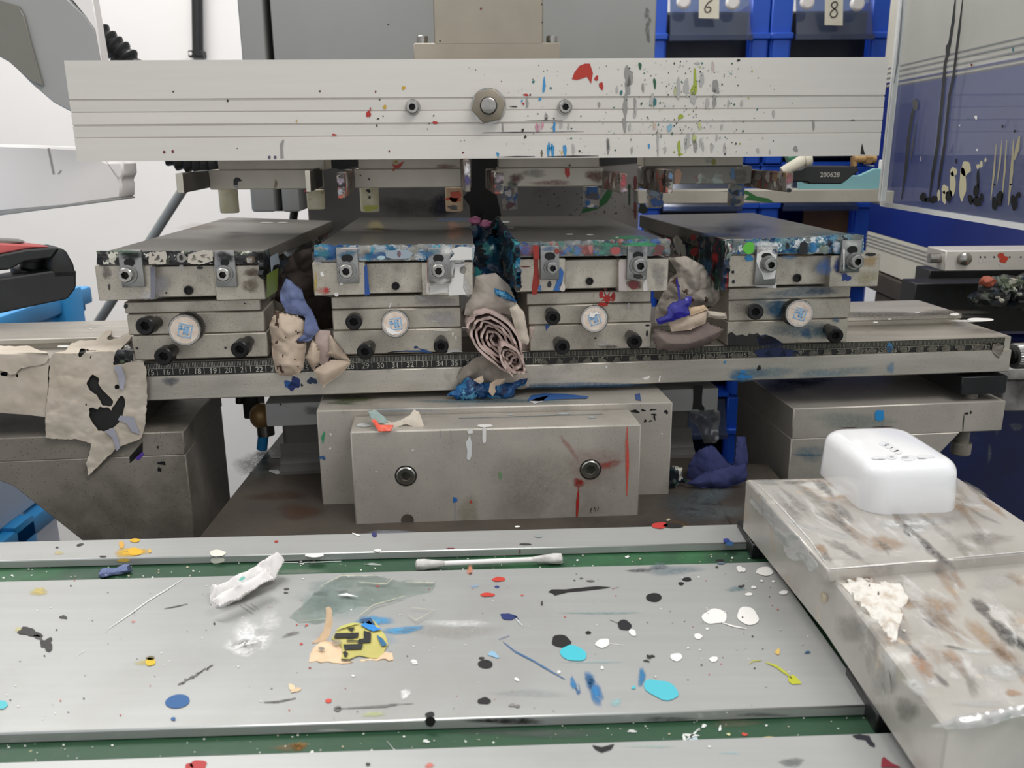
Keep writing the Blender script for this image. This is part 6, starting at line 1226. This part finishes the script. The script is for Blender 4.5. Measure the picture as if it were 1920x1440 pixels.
for (x,y,rx,ry,c) in [(1790,322,6,9,'cream'),(1788,345,5,26,'cream'),(1813,316,9,14,'cream'),(1807,345,6,34,'cream'),(1774,355,6,9,'cream'),(1772,370,4,12,'cream'),(1762,366,3,10,'cream'),(1733,370,7,8,'black'),(1742,375,6,5,'black'),(1753,374,7,7,'black'),(1781,368,6,12,'black'),(1833,358,6,12,'black'),(1836,335,3,16,'black'),(1822,374,5,9,'black'),(1834,378,9,9,'black'),(1843,370,3,9,'black'),(1795,302,2,5,'black'),(1842,308,3,6,'cream'),(1850,300,2,4,'cream'),(1836,312,3,5,'cream'),(1832,220,2.5,4,'white'),(1801,235,1.5,1.5,'white'),(1834,281,2,2,'white'),(1902,93,2,4,'teal'),(1824,122,2,3,'dred'),(1728,298,1.5,5,'lg'),(1867,382,5,14,'black'),(1877,372,7,14,'black'),(1904,380,7,14,'black'),(1912,366,5,6,'black'),(1882,237,2,3,'black'),(1905,246,2,3,'black'),(1867,346,2,2,'black'),(1897,346,2,2,'black')]: mb.blob(G,x,y,rx,ry,c,1,lift=.0007,wob=.2)
for (x,y0,y1,w) in [(1870,270,375,4),(1881,262,348,3.5),(1890,262,380,4),(1903,262,385,6),(1914,255,300,8)]: mb.line(G,[(x,y0),(x-4,(y0+y1)/2),(x-10,y1)],w,'a9a284',1,lift=.0007)
t.part('acrylic_sheet',mb,'clear','paint')
mb=MB(); mb.prism([(GX-.0008,yb_,lo),(GX-.0008,yb_+.004,lo),(GX-.0008,yb_+.004,.32),(GX-.0008,yb_,.32)],(.0046,0,0),0,.0004); mb.prism([(GX-.0004,yb_,lo-.003),(GX-.0004,.30,lo-.003),(GX-.0004,.30,lo),(GX-.0004,yb_,lo)],(.0038,0,0),0); M['edgeclear']=pmat('polished_edge','d6d7d6',rough=.2); t.part('polished_edge',mb,'edgeclear'); t.done()

# neighbouring machine
t=Thing('neighbour_machine','white machine with a broad blue band and grey pinstripes behind the clear guard','machine')
NS=.058; NX=.47
def nx(y,z): return Vec((NX+NS*y,y,z))
def nb(y0,y1,z0,z1,lift=0): return [nx(y0,z0)-Vec((lift,0,0)),nx(y1,z0)-Vec((lift,0,0)),nx(y1,z1)-Vec((lift,0,0)),nx(y0,z1)-Vec((lift,0,0))]
Y0,Y1=.50,1.36
mb=MB(); mb.prism(nb(Y0,Y1,.075,.75),(.3,0,0),0,.002); t.part('upper_cover',mb,'cream')
mb=MB(); mb.prism(nb(Y0,Y1,-.132,.0745),(.3,0,0),0,0); t.part('blue_band',mb,'navy')
mb=MB(); mb.prism(nb(Y0,Y1,-.185,-.1325),(.3,0,0),0,.001); t.part('lower_cover',mb,'cream')
for i,(z,h,mm) in enumerate([(.081,.0022,'navy'),(.0885,.0018,'guardgrey'),(.0955,.0016,'guardgrey'),(.102,.0012,'guardgrey'),(-.138,.0016,'guardgrey'),(-.143,.0014,'guardgrey'),(-.148,.0012,'guardgrey'),(-.153,.0010,'guardgrey')]):
    mb=MB(); mb.prism(nb(Y0,Y1,z-h/2,z+h/2,.0012),(.001,0,0),0); t.part('pinstripe',mb,mm)
mb=MB(); mb.prism([nx(.50,-.128)-Vec((.012,0,0)),nx(.858,-.128)-Vec((.012,0,0)),nx(.858,.03)-Vec((.012,0,0)),nx(.50,.03)-Vec((.012,0,0))],(.012,0,0),0,.002,2); 
mb.prism([nx(.52,-.1195)-Vec((.0126,0,0)),nx(.83,-.1195)-Vec((.0126,0,0)),nx(.83,-.117)-Vec((.0126,0,0)),nx(.52,-.117)-Vec((.0126,0,0))],(.001,0,0),1); t.part('cream_panel',mb,'cream','darkmark')
mb=MB(); mb.prism(nb(.93,Y1+.05,-.215,-.187,.004),(.35,0,0),0,.002); mb.prism(nb(.94,1.3,-H,-.216,.0),(.3,0,0),0,.002); t.part('machine_plinth',mb,'base'); t.done()
t=Thing('neighbour_beam','ink-flecked aluminium bar with a screw, in front of the blue banded machine','bar')
NB=YP(.74,.02); mb=MB(); mb.box(NB,1772,469,2060,507,Vec((0,.035,0)),0,.0008); mb.blob(NB,1880,484,9,9,'c8452e',1,wob=.4)
for x in (1838,1847,1864,1893,1914): mb.blob(NB,x,482,1.6,2,'dk',1)
for (x,y) in [(1838,490),(1845,488),(1858,487),(1876,495)]: mb.blob(NB,x,y,3,3,'d5d3d0',1,wob=.4)
t.part('bar_body',mb,'beam','paint')
mb=MB(); p=NB(1806,485); mb.lathe(p,p+NB.n*.006,[(0,.0055),(.7,.0055),(1,.003)],0,18); mb.cyl(NB(1752,487)+Vec((0,.01,0)),NB(1774,487)+Vec((0,.01,0)),.0042,None,0,14); t.part('end_screw',mb,'chrome'); t.done()
t=Thing('black_block','black ink-caked machine block under the flecked aluminium bar','block')
KB=YP(.78,.02); mb=MB(); mb.box(KB,1712,530,1990,622,Vec((0,.03,0)),0,.001); mb.box(KB.off(-.032),1742,505,1990,536,Vec((0,.03,0)),0,.001); 
for k in range(14): mb.soft(KB,1740+random.uniform(0,180),545+random.uniform(0,40),random.uniform(4,14),random.uniform(6,16),'39464e',1,.5)
t.part('block_body',mb,'rubber','paint')
mb=MB(); IL=YP(.73,.02)
for k in range(22): 
    x=1840+random.random()*110; y=520+random.random()*45; mb.ico(IL(x,y),random.uniform(.005,.010),0,2,(1.2,1,.8),.5,2)
t.part('ink_cakes',mb,'inkA')
mb=MB(); p=IL(1842,525); mb.ico(p-Vec((0,.008,0)),.0055,0,2,(1.2,1,.8),.5,2); M['rust']=pmat('red_ink_cake','a8543c','7a3a2a',rough=.5,scale=90); t.part('red_cake',mb,'rust'); t.done()
t=Thing('blue_stand','deep blue paint-streaked stand at the side of the press','stand')
BS=YP(.80,.02); mb=MB(); mb.box(BS,1600,628,2160,1500,Vec((0,.12,0)),0,.003)
p=BS(1850,1000); 
for (x,y,rx,ry) in [(1868,790,8,26),(1855,850,4,22),(1900,760,20,14),(1905,800,16,8),(1880,705,24,20),(1910,660,20,16)]: mb.soft(BS,x,y,rx,ry,'9aa2ac',1,.6)
t.part('stand_body',mb,'navyshelf','paint')
mb=MB(); mb.box(YP(.70,.02),1872,690,2100,712,Vec((0,.10,0)),0,.001); mb.box(YP(.72,.02),1880,712,2100,770,Vec((0,.06,0)),0,.001); t.part('dirty_tray',mb,'brown'); t.done()
# blue bins
BY=1.5; BPL=YP(BY)
def zpx(y): return BPL(1450,y).z
pitch=zpx(73)-zpx(235)
def bin_(x0,x1,post,row,label,num=None,btn=False,card=False):
    t=Thing('stacking_bin',label,'storage bin','blue stacking bins behind the press')
    xa=BPL(x0,100).x; xb=BPL(x1,100).x; pw0=BPL(x0+post,100).x-xa; pw1=pw0
    zf=zpx(73)-pitch*row                    # the bottom rim of the window
    ztop=zf+pitch*.50; zbot=zf-pitch*.49; d=.34
    mb=MB(); 
    mb.wbox(xa,xa+pw0,BY,BY+.02,zbot,ztop,0,.002); mb.wbox(xb-pw1,xb,BY,BY+.02,zbot,ztop,0,.002)
    mb.wbox(xa,xa+.006,BY+.02,BY+d,zbot,ztop,0); mb.wbox(xb-.006,xb,BY+.02,BY+d,zbot,ztop,0); mb.wbox(xa,xb,BY+d,BY+d+.006,zbot,ztop,0)
    mb.wbox(xa,xb,BY,BY+d,zbot,zbot+.006,0); 
    for xx in (xa,xb-pw1): mb.wbox(xx-.001,xx+pw0+.001,BY-.008,BY+.02,zf-.001,zf+.009,0,.0015); mb.wbox(xx+.004,xx+pw0-.004,BY-.004,BY+.0,zbot+.004,zf-.001,0,.001)
    t.part('bin_shell',mb,'bin'); mb=MB(); mb.wbox(xa+.008,xb-.008,BY+.05,BY+d-.004,zbot+.008,zbot+.008+(ztop-zbot)*.8,0,.004); t.part('shade_block',mb,'rubber') if not (r==2 and x0>1400) else None  # dark block added inside to stand in for shade behind the opening
    mb=MB(); zw1=zf+pitch*.50-.004
    mb.prism([Vec((xa+pw0+.002,BY-.02,zf-.002)),Vec((xb-pw1-.002,BY-.02,zf-.002)),Vec((xb-pw1-.004,BY+.004,zw1)),Vec((xa+pw0+.004,BY+.004,zw1))],(0,.002,0),0); mb.wbox(xa+pw0+.001,xb-pw1-.001,BY-.023,BY-.016,zf-.004,zf+.004,0); wi=t.part('clear_window',mb,'window')
    if num:
        (nx0,ny0,nx1,ny1,st)=num; NPp=YP(BY-.024); mb=MB(); mb.flat(NPp,[(nx0,ny0),(nx1,ny0+1),(nx1-1,ny1+1),(nx0-1,ny1)],0,.0)
        for q in st:
            for i in range(len(q)-1):
                (ax,ay),(bx,by)=q[i],q[i+1]; dd=math.hypot(bx-ax,by-ay) or 1; ux,uy=-(by-ay)/dd*1.1,(bx-ax)/dd*1.1
                mb.flat(NPp,[(ax+ux,ay+uy),(bx+ux,by+uy),(bx-ux,by-uy),(ax-ux,ay-uy)],1,.0006)
        t.part('number_note',mb,'note','hole',label='paper note with a handwritten number')
    if btn:
        for (bx,by) in btn:
            mb=MB(); p=YP(BY-.024)(bx,by); mb.lathe(p+Vec((0,.004,0)),p-Vec((0,.003,0)),[(0,.011),(.6,.011),(1,.008)],0,20); t.part('white_button',mb,'whiteplastic',sub=wi)
    t.done()
six=[[(1336,0),(1329,4),(1324,10),(1321,17),(1323,23),(1329,23),(1333,18),(1331,13),(1325,14)]]
eight=[[(1567,3),(1561,5),(1558,10),(1562,15),(1568,19),(1570,26),(1566,32),(1560,33),(1556,28),(1558,22),(1564,17),(1569,12),(1570,6),(1567,3)]]
rows=['top row','second row','third row','fourth row','fifth row','sixth row','seventh row']
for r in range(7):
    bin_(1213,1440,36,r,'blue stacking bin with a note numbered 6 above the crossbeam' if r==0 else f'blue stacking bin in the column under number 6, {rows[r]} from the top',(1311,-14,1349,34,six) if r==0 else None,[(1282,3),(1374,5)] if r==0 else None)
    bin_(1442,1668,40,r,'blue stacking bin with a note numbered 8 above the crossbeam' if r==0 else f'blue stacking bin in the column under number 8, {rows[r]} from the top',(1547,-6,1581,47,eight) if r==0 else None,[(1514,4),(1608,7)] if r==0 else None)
zst=zpx(73)-pitch*6-pitch*.49
mb=MB(); mb.wbox(BPL(1210,100).x,BPL(1670,100).x,BY,BY+.35,-H,zst,0,.003); Thing('bin_stand','dark stand under the stack of blue bins','stand').body(mb,'base').done()
z2=zpx(73)-pitch*2-pitch*.49+.006; mb=MB(); c=YP(BY+.10)(1500,430); mb.prism([(c.x-.01,BY+.06,z2),(c.x+.085,BY+.03,z2),(c.x+.085,BY+.03,z2+.05),(c.x-.01,BY+.06,z2+.05)],(.04,.12,0),0,.001)
Thing('cardboard_box','small brown cardboard box inside a blue bin below the support bar','box').body(mb,'cardboard').done()
mb=MB(); mb.sheet([(1292,768),(1345,766),(1352,775),(1350,825),(1342,832),(1320,830),(1308,800),(1294,790)],YP(.76),0,.012,30,3.5,.006,81,thick=.0004)
Thing('plastic_bag','crumpled clear plastic bag hanging in front of the blue bins below the slab','bag').body(mb,'tape').done()
# ================================================================ room
mb=MB(); mb.wbox(-3,4,WY,WY+.1,-H,2.0,0); Thing('wall_back','','',kind='structure').body(mb,'wall').done()
mb=MB(); mb.wbox(-3.1,-3.0,-3,WY+.1,-H,2.0,0); Thing('wall_left','','',kind='structure').body(mb,'wall').done()
mb=MB(); mb.wbox(-3.1,4,-3,WY+.1,-H-.1,-H,0); Thing('floor','','',kind='structure').body(mb,'floor').done()
# ================================================================ light, camera, view
w=bpy.data.worlds.new('workshop_air'); scn.world=w; w.use_nodes=True
bg=w.node_tree.nodes['Background']; bg.inputs[0].default_value=(.95,.97,1,1); bg.inputs[1].default_value=.88
def lamp(name,loc,size,energy,target,col=(1,.98,.95)):
    l=bpy.data.lights.new(name,'AREA'); l.shape='RECTANGLE'; l.size,l.size_y=size; l.energy=energy; l.color=col
    o=bpy.data.objects.new(name,l); COL.objects.link(o); o.location=Vec(loc)+Vec((0,0,H)); d=Vec(target)-Vec(loc); o.rotation_euler=d.to_track_quat('-Z','Y').to_euler()
lamp('ceiling_tube_near',(.85,-.35,1.5),(1.3,.35),24,(.1,.45,-.2))
lamp('ceiling_tube_back',(-.7,1.3,1.5),(1.3,.35),26,(-.6,1.5,-.2))
lamp('ceiling_tube_side',(-1.3,.2,1.5),(.35,1.3),6,(-.2,.5,-.2))
cam=bpy.data.cameras.new('camera'); co=bpy.data.objects.new('camera',cam); COL.objects.link(co)
mw=Matrix((( RC.x,UC.x,-FW.x,0),(RC.y,UC.y,-FW.y,0),(RC.z,UC.z,-FW.z,H),(0,0,0,1))); co.matrix_world=mw
cam.sensor_width=36; cam.lens=36*F/1920; cam.clip_start=.01; cam.clip_end=50
cam.dof.use_dof=True; cam.dof.focus_distance=.52; cam.dof.aperture_fstop=22
scn.camera=co
scn.view_settings.view_transform='Standard'; scn.view_settings.look='None'; scn.view_settings.exposure=-0.06; scn.view_settings.gamma=1; scn.view_settings.use_curve_mapping=False
